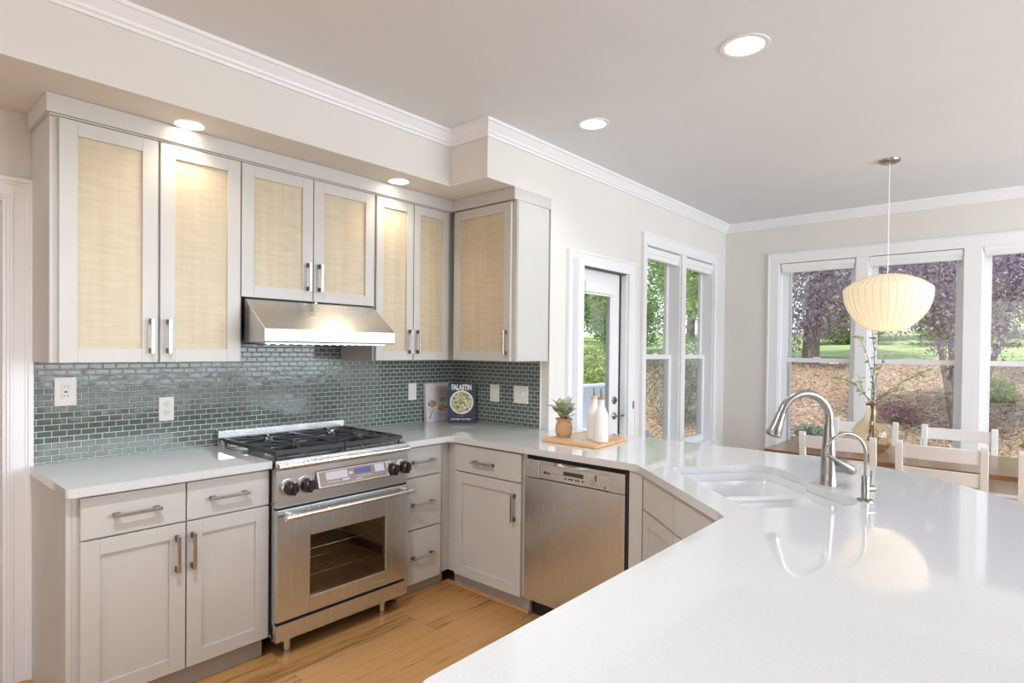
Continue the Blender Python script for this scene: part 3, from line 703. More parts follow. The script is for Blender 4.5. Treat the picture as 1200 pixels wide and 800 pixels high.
# door
wx0, wx1, wz0, wz1 = -1.542, -1.105, .252, .545
bm = new(); dz0, dz1 = .178, .690
fbox(bm, PR, x0, wx0, -.014, .018, dz0, dz1); fbox(bm, PR, wx1, x1, -.014, .018, dz0, dz1); fbox(bm, PR, wx0, wx1, -.014, .018, dz0, wz0); fbox(bm, PR, wx0, wx1, -.014, .018, wz1, dz1)
dr = obj('oven_door', bm, M['steelv'], t, bevel=.003)
bm = new(); fbox(bm, PR, wx0 - .002, wx1 + .002, .004, .008, wz0 - .002, wz1 + .002); obj('oven_window', bm, M['oven_glass'], dr)
bm = new(); fbox(bm, PR, wx0, wx1, .008, .016, wz0, wz0 + .005); fbox(bm, PR, wx1 - .005, wx1, .008, .016, wz0, wz1); obj('window_trim', bm, M['chrome'], dr)
bm = new(); y = -.655 - .018
tube(bm, [(-1.64, y - .045, .662), (-.99, y - .045, .662)], .011, 16)
for a, b in ((-1.69, -1.615), (-1.0, -.962)):
    cyl(bm, (a, y - .045, .662), (b, y - .045, .662), .0165, 20); cyl(bm, ((a + b) / 2, y, .662), ((a + b) / 2, y - .045, .662), .012, 16)
obj('door_handle', bm, M['chrome'], dr, smooth=True, label='polished tubular oven door handle')
text('maker_lettering', 'dacor', dr, (-1.178, -.6745, .196), (1, 0, 0), (0, 0, 1), .030, M['chrome'], ext=.001, off=.001, track=1.1)
# control panel
bm = new(); fbox(bm, PR, x0, x1, -.014, .010, .700, .872); pn = obj('control_panel', bm, M['steel'], t, bevel=.002)
bm = new(); fbox(bm, PR, x0 + .002, x1 - .002, -.014, .004, .6895, .7005); obj('door_gap', bm, M['gap'], t)
bm = new(); tube(bm, [(x0 + .004, -.675, .888), (x1 - .004, -.675, .888)], .0165, 20); box(bm, x0, x1, -.675, -.63, .872, .9045); obj('front_rail', bm, M['chrome'], t, smooth=True, label='polished bullnose front rail')
bm = new(); box(bm, x0, x1, -.66, -.02, .905, .915); box(bm, x0 + .02, x1 - .02, -.60, -.06, .915, .9175); ck = obj('cooktop', bm, M['steel'], t, bevel=.002)
# knobs
for k, (kx, kz) in enumerate(((-1.645, .787), (-1.563, .787), (-1.068, .790), (-.990, .790))):
    bm = new(); lathe(bm, (kx, -.665, kz), [(0, 0), (.040, 0), (.040, .006), (.036, .012), (0, .012)], 28, (0, -1, 0))
    kb = obj('knob', bm, M['chrome'], t, smooth=True, label='black knob on a polished bezel')
    bm = new(); lathe(bm, (kx, -.677, kz), [(0, 0), (.034, 0), (.034, .006), (.032, .012), (.030, .026), (.025, .030), (0, .030)], 28, (0, -1, 0))
    a = random.uniform(-.5, .5); Pk = frame((kx, -.70, kz), (math.cos(a) if 0 else 1, 0, 0), (0, -1, 0))
    fbox(bm, Pk, -.0065, .0065, 0, .016, -.029, .029)
    obj('knob_cap', bm, M['knob'], kb, smooth=True)
# display, tilted forward box
bm = new(); a, b = -1.513, -1.098
for (n0, n1) in ((0, 0),):
    v = [PR(a, .010, .752), PR(b, .010, .752), PR(b, .010, .843), PR(a, .010, .843), PR(a + .0, .040, .762), PR(b, .040, .762), PR(b, .016, .838), PR(a, .016, .838)]
    v = [bm.verts.new(q) for q in v]
    for f in ((0, 1, 5, 4), (4, 5, 6, 7), (7, 6, 2, 3), (0, 4, 7, 3), (1, 2, 6, 5)): bm.faces.new([v[i] for i in f])
dp = obj('display_housing', bm, mat('bronze_steel', (.34, .28, .24), .3, 1), pn, bevel=.002)
O = PR(a, .040, .762); W = (PR(b, .040, .762) - O); H = (PR(a, .016, .838) - O); nn = W.cross(H).normalized()
if nn.y > 0: nn = -nn
def patch(u0, u1, v0, v1, h, m_, nm, par):
    bm = new(); v = [bm.verts.new(O + W * u + H * q + nn * hh) for hh in (.0005, h) for u, q in ((u0, v0), (u1, v0), (u1, v1), (u0, v1))]
    for f in ((3, 2, 1, 0), (4, 5, 6, 7), (0, 1, 5, 4), (1, 2, 6, 5), (2, 3, 7, 6), (3, 0, 4, 7)): bm.faces.new([v[i] for i in f])
    obj(nm, bm, m_, par)
M['dpl'] = mat('bronze_display_face', (.17, .13, .11), .3, .5)
bm = new(); v = [bm.verts.new(O + W * u + H * q + nn * hh) for hh in (.0003, .0012) for u, q in ((.03, .07), (.97, .07), (.97, .95), (.03, .95))]
for f in ((3, 2, 1, 0), (4, 5, 6, 7), (0, 1, 5, 4), (1, 2, 6, 5), (2, 3, 7, 6), (3, 0, 4, 7)): bm.faces.new([v[i] for i in f])
obj('display_face', bm, M['dpl'], pn)
patch(.11, .40, .42, .88, .0022, M['keys'], 'key_pad', pn); patch(.32, .42, .24, .36, .0022, M['keys'], 'key_pad', pn); patch(.42, .47, .55, .72, .0022, M['keys'], 'key_pad', pn)
patch(.50, .73, .50, .85, .0022, M['lcd'], 'screen', pn); patch(.79, .93, .42, .90, .0022, M['keys'], 'key_pad', pn)
patch(.12, .28, .26, .29, .0018, M['keys'], 'printed_line', pn); patch(.52, .74, .33, .36, .0018, M['keys'], 'printed_line', pn); patch(.50, .60, .17, .22, .0018, M['keys'], 'printed_line', pn)
# backguard, kick panel, legs
bm = new(); box(bm, x0, x1, -.045, -.012, .900, .990); obj('back_guard', bm, M['steel'], t, bevel=.002)
bm = new(); fbox(bm, PR, x0, x1, -.03, .012, .085, .158); fbox(bm, PR, x0, x1, -.03, .018, .158, .164); obj('kick_panel', bm, M['steelv'], t, bevel=.001)
bm = new(); fbox(bm, PR, x0 + .01, x1 - .01, -.03, -.004, .164, .178); obj('vent_slot', bm, M['gap'], t)
for xx, yy in ((-1.62, -.60), (-1.075, -.60), (-1.62, -.10), (-1.075, -.10)):
    bm = new(); lathe(bm, (xx, yy, 0), [(0, 0), (.020, 0), (.020, .010), (.017, .012), (.017, .10), (0, .10)], 20); obj('leg', bm, M['chrome'], t, smooth=True)
# burners and grates
for bx, by, br in ((-1.53, -.47, .042), (-1.53, -.20, .036), (-1.14, -.47, .042), (-1.14, -.20, .036)):
    bm = new(); lathe(bm, (bx, by, .9175), [(0, 0), (br + .012, 0), (br + .008, .010), (br, .012), (br, .018), (br - .006, .021), (0, .021)], 28); obj('burner', bm, M['black'], t, smooth=True)
for gx0, gx1 in ((x0 + .012, -1.334), (-1.330, x1 - .012)):
    bm = new(); zt, hh = .9555, .014; g0, g1 = -.625, -.072
    def bar(a, b, w_=.006, z1=zt, h_=hh):
        a, b = Vector((*a, 0)), Vector((*b, 0)); d = (b - a).normalized(); nrm_ = Vector((-d.y, d.x, 0))
        v = [bm.verts.new(p + nrm_ * s + Vector((0, 0, z))) for z in (z1 - h_, z1) for p, s in ((a, -w_), (b, -w_), (b, w_), (a, w_))]
        for f in ((3, 2, 1, 0), (4, 5, 6, 7), (0, 1, 5, 4), (1, 2, 6, 5), (2, 3, 7, 6), (3, 0, 4, 7)): bm.faces.new([v[i] for i in f])
    bar((gx0, g0), (gx1, g0), .008, h_=.020); bar((gx0, g1), (gx1, g1), .008); bar((gx0 + .007, g0), (gx0 + .007, g1), .007, h_=.020); bar((gx1 - .007, g0), (gx1 - .007, g1), .007); bar((gx0, (g0 + g1) / 2), (gx1, (g0 + g1) / 2), .006)
    cx = (gx0 + gx1) / 2
    for cy in (-.485, -.21):
        for k in range(8):
            th = PI / 4 * k + PI / 8; dx, dy = math.cos(th), math.sin(th)
            tt = min(((gx1 - gx0) / 2 - .008) / abs(dx), (.138 - .006) / abs(dy))
            bar((cx + dx * .030, cy + dy * .030), (cx + dx * tt, cy + dy * tt), .0045, z1=zt + .002)
    for px_ in (gx0 + .012, gx1 - .012):
        for py_ in (g0 + .01, g1 - .01, (g0 + g1) / 2): cyl(bm, (px_, py_, .9155), (px_, py_, zt - .01), .006, 8)
    obj('grate', bm, M['iron'], t, bevel=.0015, label='black cast iron grate')

# ------------------------------------------------------------------ faucets
t = thing('kitchen_faucet', 'tall brushed nickel gooseneck faucet with pull-down spray head behind the sink', 'faucet', S(.345, .505, ZT))
B0 = S(.345, .505, ZT); A = -(-DN) ; A = DN     # spout leans toward the sink front
bm = new(); lathe(bm, B0, [(0, 0), (.0305, 0), (.0305, .004), (.029, .006), (.0285, .05), (.0265, .11), (.022, .18), (.0175, .235), (.0, .24)], 32); obj('body', bm, M['nickel'], t, smooth=True)
bm = new(); rc = .102; cz = .256; pts = [B0 + Vector((0, 0, .235)), B0 + Vector((0, 0, cz))]
for k in range(1, 21):
    th = math.radians(163) * k / 20; pts.append(B0 + A * (rc - rc * math.cos(th)) + Vector((0, 0, cz + rc * math.sin(th))))
tube(bm, pts, .0155, 20); obj('spout', bm, M['nickel'], t, smooth=True)
e = pts[-1]; dn = (pts[-1] - pts[-2]).normalized(); bm = new()
tube(bm, [e, e + dn * .003, e + dn * .004, e + dn * .03, e + dn * .06, e + dn * .092, e + dn * .098], [.0145, .0145, .0175, .0195, .023, .0295, .0275], 24)
hd = obj('spray_head', bm, M['nickel'], t, smooth=True)
bm = new(); q = e + dn * .02; side = dn.cross(Vector((0, 0, 1))).cross(dn).normalized()
bx_ = -side if (-side).z < 0 else side
tube(bm, [q + dn * .0 - A * .016, q + dn * .035 - A * .019], [.006, .006], 10); obj('spray_button', bm, M['pull'], hd, smooth=True)
bm = new(); tube(bm, [e + dn * .098, e + dn * .0995], [.021, .021], 24); obj('spray_face', bm, M['slot'], hd, smooth=True)
bm = new()   # side lever and its hub
hub = B0 + Vector((0, 0, .075)) - A * .005; V_ = -A * .92 - Vector((.3, .2, 0)) * .4; V_.normalize()
tube(bm, [hub, hub + V_ * .045, hub + V_ * .062, hub + V_ * .078], [.024, .028, .026, .014], 24)
p0 = B0 + Vector((0, 0, .125)) + A * .028; p1 = B0 + Vector((0, 0, .050)) - A * .098
d = (p1 - p0).normalized(); up = Vector((0, 0, 1)); up = (up - d * up.dot(d)).normalized(); sd = d.cross(up)
fr = -F_; off_ = DU * .022
rows = []
for k, (f_, wd, th_) in enumerate(((0, .006, .004), (.22, .015, .008), (.55, .024, .016), (.82, .027, .021), (.95, .020, .016), (1.0, .007, .006))):
    c0_ = p0.lerp(p1, f_) + off_ * (1 - .3 * f_)
    rows.append([bm.verts.new(c0_ + sd * (wd * math.cos(a_)) + up * (th_ * math.sin(a_))) for a_ in [2 * PI * i / 12 for i in range(12)]])
for r0, r1 in zip(rows, rows[1:]):
    for i in range(12): bm.faces.new((r0[i], r0[(i + 1) % 12], r1[(i + 1) % 12], r1[i]))
bm.faces.new(rows[0]); bm.faces.new(rows[-1][::-1])
obj('lever_handle', bm, M['nickel'], t, smooth=True)

t = thing('water_dispenser_faucet', 'small thin gooseneck filtered water faucet right of the tall faucet', 'faucet', S(.585, .475, ZT))
B1 = S(.585, .475, ZT)
bm = new(); lathe(bm, B1, [(0, 0), (.026, 0), (.026, .004), (.018, .007), (.0125, .008), (.0125, .085), (.010, .088), (0, .088)], 28); obj('body', bm, M['nickel'], t, smooth=True)
bm = new(); rc = .077; cz = .160; pts = [B1 + Vector((0, 0, .085)), B1 + Vector((0, 0, cz))]
for k in range(1, 19):
    th = math.radians(172) * k / 18; pts.append(B1 + A * (rc - rc * math.cos(th)) + Vector((0, 0, cz + rc * math.sin(th))))
pts.append(pts[-1] + Vector((0, 0, -.012)) + A * -.001)
tube(bm, pts, .0055, 14); obj('spout', bm, M['nickel'], t, smooth=True)
bm = new(); q = B1 + Vector((0, 0, .042)); tube(bm, [q, q - A * .032], .0115, 16); tube(bm, [q - A * .022 + Vector((0, 0, .01)), q - A * .024 + Vector((0, 0, .062))], [.0035, .004], 10); obj('lever_handle', bm, M['nickel'], t, smooth=True)

# ------------------------------------------------------------------ things on the counter
t = thing('cutting_board', 'square brown wooden board under the potted plant and oil bottles', 'cutting board', (-.205, -1.335, ZT + .0015))
bm = new(); slab(bm, round_poly([(-.395, -1.525), (-.020, -1.490), (-.015, -1.145), (-.395, -1.150)], .012, 4), ZT + .0015, ZT + .018); obj('board', bm, M['board'], t, bevel=.003)
bm = new(); slab(bm, [(-.335, -1.45), (-.07, -1.43), (-.07, -1.20), (-.335, -1.205)], ZT + .018, ZT + .0188); obj('inlay', bm, mat('pale_inlay', (.62, .55, .47), .4), t)
ZBd = ZT + .0195
t = thing('potted_plant', 'small green sage plant in a tan barrel pot on the wooden board', 'plant', (-.262, -1.215, ZBd))
pc = Vector((-.262, -1.215, ZBd))
bm = new(); lathe(bm, pc, [(0, 0), (.036, 0), (.044, .012), (.050, .035), (.050, .058), (.044, .080), (.040, .092), (.048, .098), (.050, .106), (.043, .108), (.037, .100), (0, .100)], 36); obj('pot', bm, M['pot'], t, smooth=True)
bm = new(); lathe(bm, pc + Vector((0, 0, .099)), [(0, .002), (.0385, .001)], 24); obj('soil', bm, M['soil'], t)
def leaf(bm, base, d, L_, W_, up, curl=.25, mi=0, n=6):
    d = d.normalized(); sd = d.cross(up)
    if sd.length < 1e-3: sd = Vector((1, 0, 0))
    sd.normalize(); nr = sd.cross(d).normalized(); rows = []
    for k in range(n + 1):
        s = k / n; wd = W_ * math.sin(PI * min(1, s * .92 + .04)) ** .6 * (1 if s < 1 else 0); c0_ = base + d * (L_ * s) - nr * (curl * L_ * s * s)
        if k in (0, n): rows.append([bm.verts.new(c0_)])
        else: rows.append([bm.verts.new(c0_ - sd * wd + nr * wd * .25), bm.verts.new(c0_), bm.verts.new(c0_ + sd * wd + nr * wd * .25)])
    for r0, r1 in zip(rows, rows[1:]):
        if len(r0) == 1: fs = [(r0[0], r1[0], r1[1]), (r0[0], r1[1], r1[2])]
        elif len(r1) == 1: fs = [(r0[0], r0[1], r1[0]), (r0[1], r0[2], r1[0])]
        else: fs = [(r0[0], r0[1], r1[1], r1[0]), (r0[1], r0[2], r1[2], r1[1])]
        for f in fs: bm.faces.new(f).material_index = mi
M['sage'] = noise_mat('sage_leaf', [(.3, (.30, .38, .18)), (.5, (.46, .53, .34)), (.7, (.62, .66, .50))], 60, .55)
M['sage2'] = noise_mat('sage_leaf_silver', [(.3, (.46, .54, .47)), (.7, (.68, .72, .65))], 60, .55)
bm = new()
for k in range(44):
    th = random.uniform(0, 2 * PI); el = random.uniform(.45, 1.45); d = Vector((math.cos(th) * math.cos(el), math.sin(th) * math.cos(el), math.sin(el)))
    b0 = pc + Vector((d.x * .02, d.y * .02, .102 + random.uniform(0, .05)))
    leaf(bm, b0, d, random.uniform(.055, .105), random.uniform(.020, .030), Vector((0, 0, 1)) if el < 1.2 else Vector((random.uniform(-1, 1), random.uniform(-1, 1), .1)), random.uniform(.05, .3), random.choice([0, 0, 1]))
for k in range(7): tube(bm, [pc + Vector((0, 0, .1)), pc + Vector((random.uniform(-.02, .02), random.uniform(-.02, .02), .15))], [.003, .002], 6)
obj('foliage', bm, [M['sage'], M['sage2']], t, recalc=False, smooth=True)
def bottle(x, y, lab, corkcol):
    t = thing('oil_bottle', lab, 'bottle', (x, y, ZBd), 'oil bottles')
    c = (x, y, ZBd); bm = new(); lathe(bm, c, [(0, 0), (.036, 0), (.0395, .004), (.040, .012), (.040, .135), (.037, .155), (.026, .180), (.0175, .200), (.0160, .222), (.0185, .225), (.0185, .232), (.013, .233), (0, .233)], 36); obj('body', bm, M['ceramic'], t, smooth=True)
    bm = new(); lathe(bm, (x, y, ZBd + .233), [(0, 0), (.0205, 0), (.0205, .008), (.012, .012), (0, .012)], 24); obj('stopper', bm, corkcol, t, smooth=True)
    bm = new(); p = Vector((x, y, ZBd + .245)); tube(bm, [p, p + Vector((0, 0, .02)), p + Vector((.0, .002, .048))], [.0055, .005, .0045], 12); obj('pour_spout', bm, mat('dark_steel_spout', (.16, .16, .17), .3, 1), t, smooth=True)
bottle(-.276, -1.474, 'white ceramic oil bottle nearer the sink, with a brown stopper', M['cork'])
bottle(-.225, -1.395, 'white ceramic oil bottle standing behind its twin, nearer the potted plant', mat('tan_stopper', (.70, .50, .27), .6))

# cookbooks
def book(name, label, O, U, N_, w_, h_, th, cover, tilt=0):
    """O: lower left front corner; U to the right; N_ toward the viewer"""
    O = Vector(O); t = thing(name, label, 'book', O, 'cookbooks in the counter corner'); U = Vector(U).normalized(); N_ = Vector(N_).normalized()
    UP = (Vector((0, 0, 1)) - N_ * tilt).normalized(); NN = U.cross(UP).normalized()
    if NN.dot(N_) < 0: NN = -NN
    def Q(u, n, v): return O + U * u + NN * n + UP * v
    def qb(bm, u0, u1, n0, n1, v0, v1):
        v = [bm.verts.new(Q(*p)) for p in ((u0, n0, v0), (u1, n0, v0), (u1, n1, v0), (u0, n1, v0), (u0, n0, v1), (u1, n0, v1), (u1, n1, v1), (u0, n1, v1))]
        for f in ((0, 3, 2, 1), (4, 5, 6, 7), (0, 1, 5, 4), (1, 2, 6, 5), (2, 3, 7, 6), (3, 0, 4, 7)): bm.faces.new([v[i] for i in f])
    bm = new(); qb(bm, 0, w_, -.003, 0, 0, h_); qb(bm, 0, w_, -th, -th + .003, 0, h_); qb(bm, 0, .003, -th + .003, -.003, 0, h_); obj('cover', bm, cover, t)
    bm = new(); qb(bm, .004, w_ - .004, -th + .003, -.003, .003, h_ - .003); obj('pages', bm, mat('paper', (.82, .80, .75), .7), t)
    return t, Q, U, UP, NN
def disc(bm, Q, u, v, r, n, seg=40, ru=None):
    a = [bm.verts.new(Q(u + (ru or r) * math.cos(2 * PI * i / seg), n, v + r * math.sin(2 * PI * i / seg))) for i in range(seg)]
    b = [bm.verts.new(Q(u + (ru or r) * math.cos(2 * PI * i / seg), .0001, v + r * math.sin(2 * PI * i / seg))) for i in range(seg)]
    bm.faces.new(a)
    for i in range(seg): bm.faces.new((a[i], a[(i + 1) % seg], b[(i + 1) % seg], b[i]))
def vor(name, stops, s):
    m = mat(name, rough=.35); v = coords(m, 'World'); n = N(m, 'ShaderNodeTexVoronoi', Scale=s); L(m, v, n.inputs['Vector'])
    sp = N(m, 'ShaderNodeSeparateColor'); L(m, n.outputs['Color'], sp.inputs[0]); L(m, ramp(m, sp.outputs[0], stops), BS(m).inputs['Base Color']); return m
navy = mat('navy_cover', (.040, .050, .085), .35)
e0 = Vector((-.212, -.176, ZT + .001)); e1 = Vector((-.070, -.312, ZT + .001)); U = (e1 - e0).normalized(); Nb = Vector((-1, -1, 0))
t, Q, U, UP, NN = book('cookbook', 'navy cookbook titled FALASTIN with a round salad bowl on its cover', e0, U, Nb, .197, .277, .03, navy, tilt=.10)
WM = mat('white_print', (.85, .86, .86), .4)
bm = new(); disc(bm, Q, .098, .145, .083, .0008); pl = obj('bowl_print', bm, WM, t)
bm = new(); disc(bm, Q, .098, .145, .073, .0014); obj('salad_print', bm, vor('salad', [(.0, (.30, .36, .10)), (.22, (.55, .60, .28)), (.45, (.80, .80, .66)), (.62, (.16, .20, .09)), (.74, (.60, .10, .08)), (.82, (.75, .74, .55)), (1, (.4, .5, .2))], 105), pl)
text('title_lettering', 'FALASTIN', t, Q(.026, .0008, .232), U, UP, .052, WM, sx=.62, off=.0022)
text('author_lettering', 'SAMI TAMIMI  TARA WIGLEY', t, Q(.026, .0008, .022), U, UP, .0135, WM, sx=.80, off=.0005)
text('subtitle_lettering', 'A COOKBOOK', t, Q(.068, .0008, .046), U, UP, .008, mat('pale_blue_print', (.35, .45, .60), .5), sx=.9)
bm = new(); v = [Q(.004, .0008, .225), Q(.010, .0008, .225), Q(.010, .0008, .262), Q(.004, .0008, .262)]
bm.faces.new([bm.verts.new(q) for q in v]); obj('cover_strip', bm, mat('blue_strip', (.10, .16, .42), .4), t)
pale = mat('pale_pink_cover', (.82, .74, .72), .35)
t, Q, U, UP, NN = book('cookbook', 'pale cookbook with food bowls on its cover, behind the navy book', (-.292, -.048, ZT + .001), (1, -.02, 0), (0, -1, 0), .225, .272, .026, pale, tilt=.07)
bm = new(); v = [Q(.004, .0006, .004), Q(.205, .0006, .004), Q(.205, .0006, .165), Q(.004, .0006, .165)]; bm.faces.new([bm.verts.new(q) for q in v]); obj('photo_print', bm, noise_mat('marble_print', [(.35, (.55, .54, .60)), (.6, (.78, .76, .78))], 30, .4), t)
for u, v_, r, stp, s in ((.055, .125, .043, [(0, (.30, .08, .06)), (.4, (.55, .22, .14)), (.7, (.70, .60, .55)), (1, (.25, .1, .08))], 140), (.155, .148, .034, [(0, (.10, .22, .05)), (.5, (.30, .42, .18)), (1, (.75, .78, .70))], 160), (.150, .092, .048, [(0, (.55, .20, .06)), (.5, (.70, .35, .15)), (.8, (.80, .65, .5)), (1, (.4, .12, .05))], 130)):
    bm = new(); disc(bm, Q, u, v_, r * .70, .0012, ru=r * 1.1); q_ = obj('bowl_print', bm, WM, t)
    bm = new(); disc(bm, Q, u, v_ + .002, r * .60, .0018, ru=r * .96); obj('food_print', bm, vor('food_%d' % int(r * 1000), stp, s), q_)
bm = new()
for v_, a_, b_ in ((.232, .05, .12), (.212, .10, .175)): 
    vv = [Q(a_, .0008, v_), Q(b_, .0008, v_), Q(b_, .0008, v_ + .0018), Q(a_, .0008, v_ + .0018)]; bm.faces.new([bm.verts.new(q) for q in vv])
vv = [Q(.02, .001, .02), Q(.035, .001, .018), Q(.058, .001, .075), Q(.052, .001, .077)]; bm.faces.new([bm.verts.new(q) for q in vv])
obj('printed_line', bm, mat('grey_print', (.32, .30, .31), .5), t)

# ------------------------------------------------------------------ outlets
def outlet(P, u, z, w_, h_, kind, label):
    t = thing('wall_outlet' if kind in ('duplex', 'gfci') else 'wall_switch', label, 'outlet' if kind in ('duplex', 'gfci') else 'switch', P(u, .007, z - h_ / 2), 'outlet and switch plates on the backsplash')
    bm = new(); fbox(bm, P, u - w_ / 2, u + w_ / 2, .0072, .0125, z - h_ / 2, z + h_ / 2); obj('cover_plate', bm, M['plate'], t, bevel=.0015)
    if kind in ('duplex',):
        bm = new()
        for dz in (-.020, .020): lathe(bm, P(u, .0125, z + dz), [(0, .0022), (.015, .0022), (.0165, 0)], 20, P(0, 1, 0) - P(0, 0, 0))
        obj('receptacle', bm, M['plate'], t, smooth=True)
        bm = new()
        for dz in (-.020, .020):
            for du in (-.006, .006): fbox(bm, P, u + du - .0012, u + du + .0012, .0147, .0153, z + dz, z + dz + .009)
            fbox(bm, P, u - .002, u + .002, .0147, .0153, z + dz - .009, z + dz - .005)
        obj('slot', bm, M['slot'], t)
    elif kind == 'gfci' or kind == 'rocker':
        bm = new(); fbox(bm, P, u - .0165, u + .0165, .0125, .0155, z - .033, z + .033); f = obj('rocker' if kind == 'rocker' else 'receptacle', bm, M['plate'], t, bevel=.001)
        if kind == 'gfci':
            bm = new()
            for dz in (-.022, .018):
                for du in (-.006, .006): fbox(bm, P, u + du - .0012, u + du + .0012, .0155, .0160, z + dz, z + dz + .008)
            fbox(bm, P, u - .006, u + .006, .0155, .0165, z - .004, z + .002); obj('slot', bm, M['slot'], t)
    elif kind == 'toggle':
        for du in (-.023, .023):
            bm = new(); fbox(bm, P, u + du - .004, u + du + .004, .0125, .022, z - .002, z + .010); obj('toggle', bm, M['plate'], t, bevel=.001)
PW = frame((0, 0, 0), (1, 0, 0), (0, -1, 0)); PWB = frame((0, 0, 0), (0, -1, 0), (-1, 0, 0))
outlet(PW, -2.348, 1.226, .080, .126, 'gfci', 'white outlet plate leftmost on the backsplash, below the left wall cabinet')
outlet(PW, -1.942, 1.122, .068, .118, 'duplex', 'white duplex outlet plate left of the range')
outlet(PW, -.390, 1.135, .070, .117, 'rocker', 'white switch plate left of the cookbooks')
outlet(PWB, .437, 1.130, .085, .118, 'rocker', 'cream switch plate right of the cookbooks')
outlet(PWB, .676, 1.133, .125, .118, 'toggle', 'cream double toggle switch plate nearest the patio door')

# ------------------------------------------------------------------ ceiling lights
def can(x, y, z, warm, power, r, label, group, spot=2.3):
    rw = .009 if warm else .02
    t = thing('recessed_light', label, 'ceiling light', (x, y, z - .004), group)
    bm = new(); lathe(bm, (x, y, z), [(r, -.0045), (r + .004, -.006), (r + rw, -.004), (r + rw + .001, -.0005), (r, -.0005)], 40); obj('trim_ring', bm, M['trim'], t, smooth=True)
    bm = new(); lathe(bm, (x, y, z - .0012), [(0, -.0015), (r + .001, -.0015), (r + .001, 0)], 40); obj('lens', bm, M['emw'] if warm else M['emn'], t)
    l = light('lamp', 'SPOT', (0, 0, -.012), power, (1, .84, .60) if warm else (.92, .97, 1), spot_size=spot, spot_blend=.8, shadow_soft_size=.06)
    l.parent = t
can(-1.992, -.405 - .02, ZS, True, 8.5, .056, 'warm recessed light in the soffit over the left wall cabinet', 'soffit lights')
can(-.865, -.449, ZS, True, 8.5, .056, 'warm recessed light in the soffit between the range hood and the room corner', 'soffit lights')
can(-.515, -2.305, ZC, False, 22, .078, 'recessed ceiling light above the sink, largest in view', 'ceiling can lights', 2.8)
can(-.202, -1.351, ZC, False, 17, .070, 'recessed ceiling light over the counter near the crown molding', 'ceiling can lights')
can(-2.55, -1.75, ZC, False, 125, .070, 'added unseen fill light in the ceiling above the left side of the kitchen floor', 'ceiling can lights', 2.8)  # unseen can, added to brighten the base cabinet fronts
can(-2.2, -3.7, ZC, False, 5, .070, 'added unseen fill light in the ceiling above the wide end of the peninsula', 'ceiling can lights', 2.8)  # out of view, added as weak fill over the peninsula
can(-3.9, -2.4, ZC, False, 8, .070, 'added unseen fill light in the ceiling above the west end of the kitchen', 'ceiling can lights', 2.8)  # added fill can outside the view, no known fixture here

# ------------------------------------------------------------------ pendant
t = thing('pendant_lamp', 'cream ribbed bubble pendant lamp hanging over the dining table', 'lamp', (1.568, -2.52, ZC))
px_, py_ = 1.568, -2.52
bm = new(); lathe(bm, (px_, py_, ZC), [(0, -.022), (.050, -.020), (.062, -.012), (.064, 0), (0, 0)], 32); obj('canopy', bm, M['nickel'], t, smooth=True)
bm = new(); cyl(bm, (px_, py_, 1.955), (px_, py_, ZC - .02), .0035, 8); obj('cord', bm, M['trim'], t)
m = bpy.data.materials.new('pendant_skin'); m.use_nodes = True; ntt = m.node_tree; ntt.nodes.clear()
o_ = ntt.nodes.new('ShaderNodeOutputMaterial'); mx_ = ntt.nodes.new('ShaderNodeMixShader'); df = ntt.nodes.new('ShaderNodeBsdfDiffuse'); tl = ntt.nodes.new('ShaderNodeBsdfTranslucent')
df.inputs[0].default_value = (.88, .85, .77, 1); tl.inputs[0].default_value = (.88, .80, .64, 1); mx_.inputs[0].default_value = .35
ntt.links.new(df.outputs[0], mx_.inputs[1]); ntt.links.new(tl.outputs[0], mx_.inputs[2]); ntt.links.new(mx_.outputs[0], o_.inputs[0])
prof = [(.055, 1.957), (.09, 1.954), (.14, 1.940), (.19, 1.917), (.232, 1.888), (.256, 1.866), (.258, 1.852), (.256, 1.815), (.246, 1.765), (.228, 1.718), (.200, 1.674), (.164, 1.636), (.125, 1.605), (.092, 1.588), (.078, 1.585)]
bm = new(); lathe(bm, (px_, py_, 0), prof, 180, scallop=.010, nsc=36); obj('lamp_shade', bm, m, t, smooth=True, label='cream translucent ribbed shade')
bm = new()
for k in range(36):
    th = 2 * PI * k / 36
    tube(bm, [(px_ + r * .999 * math.cos(th), py_ + r * .999 * math.sin(th), z) for r, z in prof], .0009, 5)
for z, r in ((1.955, .060), (1.585, .080)): 
    tube(bm, [(px_ + r * math.cos(a_ * PI / 16), py_ + r * math.sin(a_ * PI / 16), z) for a_ in range(33)], .0025, 6)
obj('wire_frame', bm, mat('pale_wire', (.55, .48, .37), .6), t)
bm = new(); lathe(bm, (px_, py_, 1.78), [(0, -.045), (.025, -.038), (.036, -.01), (.03, .02), (.014, .05), (.013, .08), (0, .08)], 20); obj('bulb', bm, mat('bulb_glow', (1, 1, 1), .3, emis=(1, .85, .62), es=2), t, smooth=True)
l = light('lamp', 'POINT', (0, 0, 1.78 - ZC - .09), 1.6, (1, .88, .70), shadow_soft_size=.05); l.parent = t

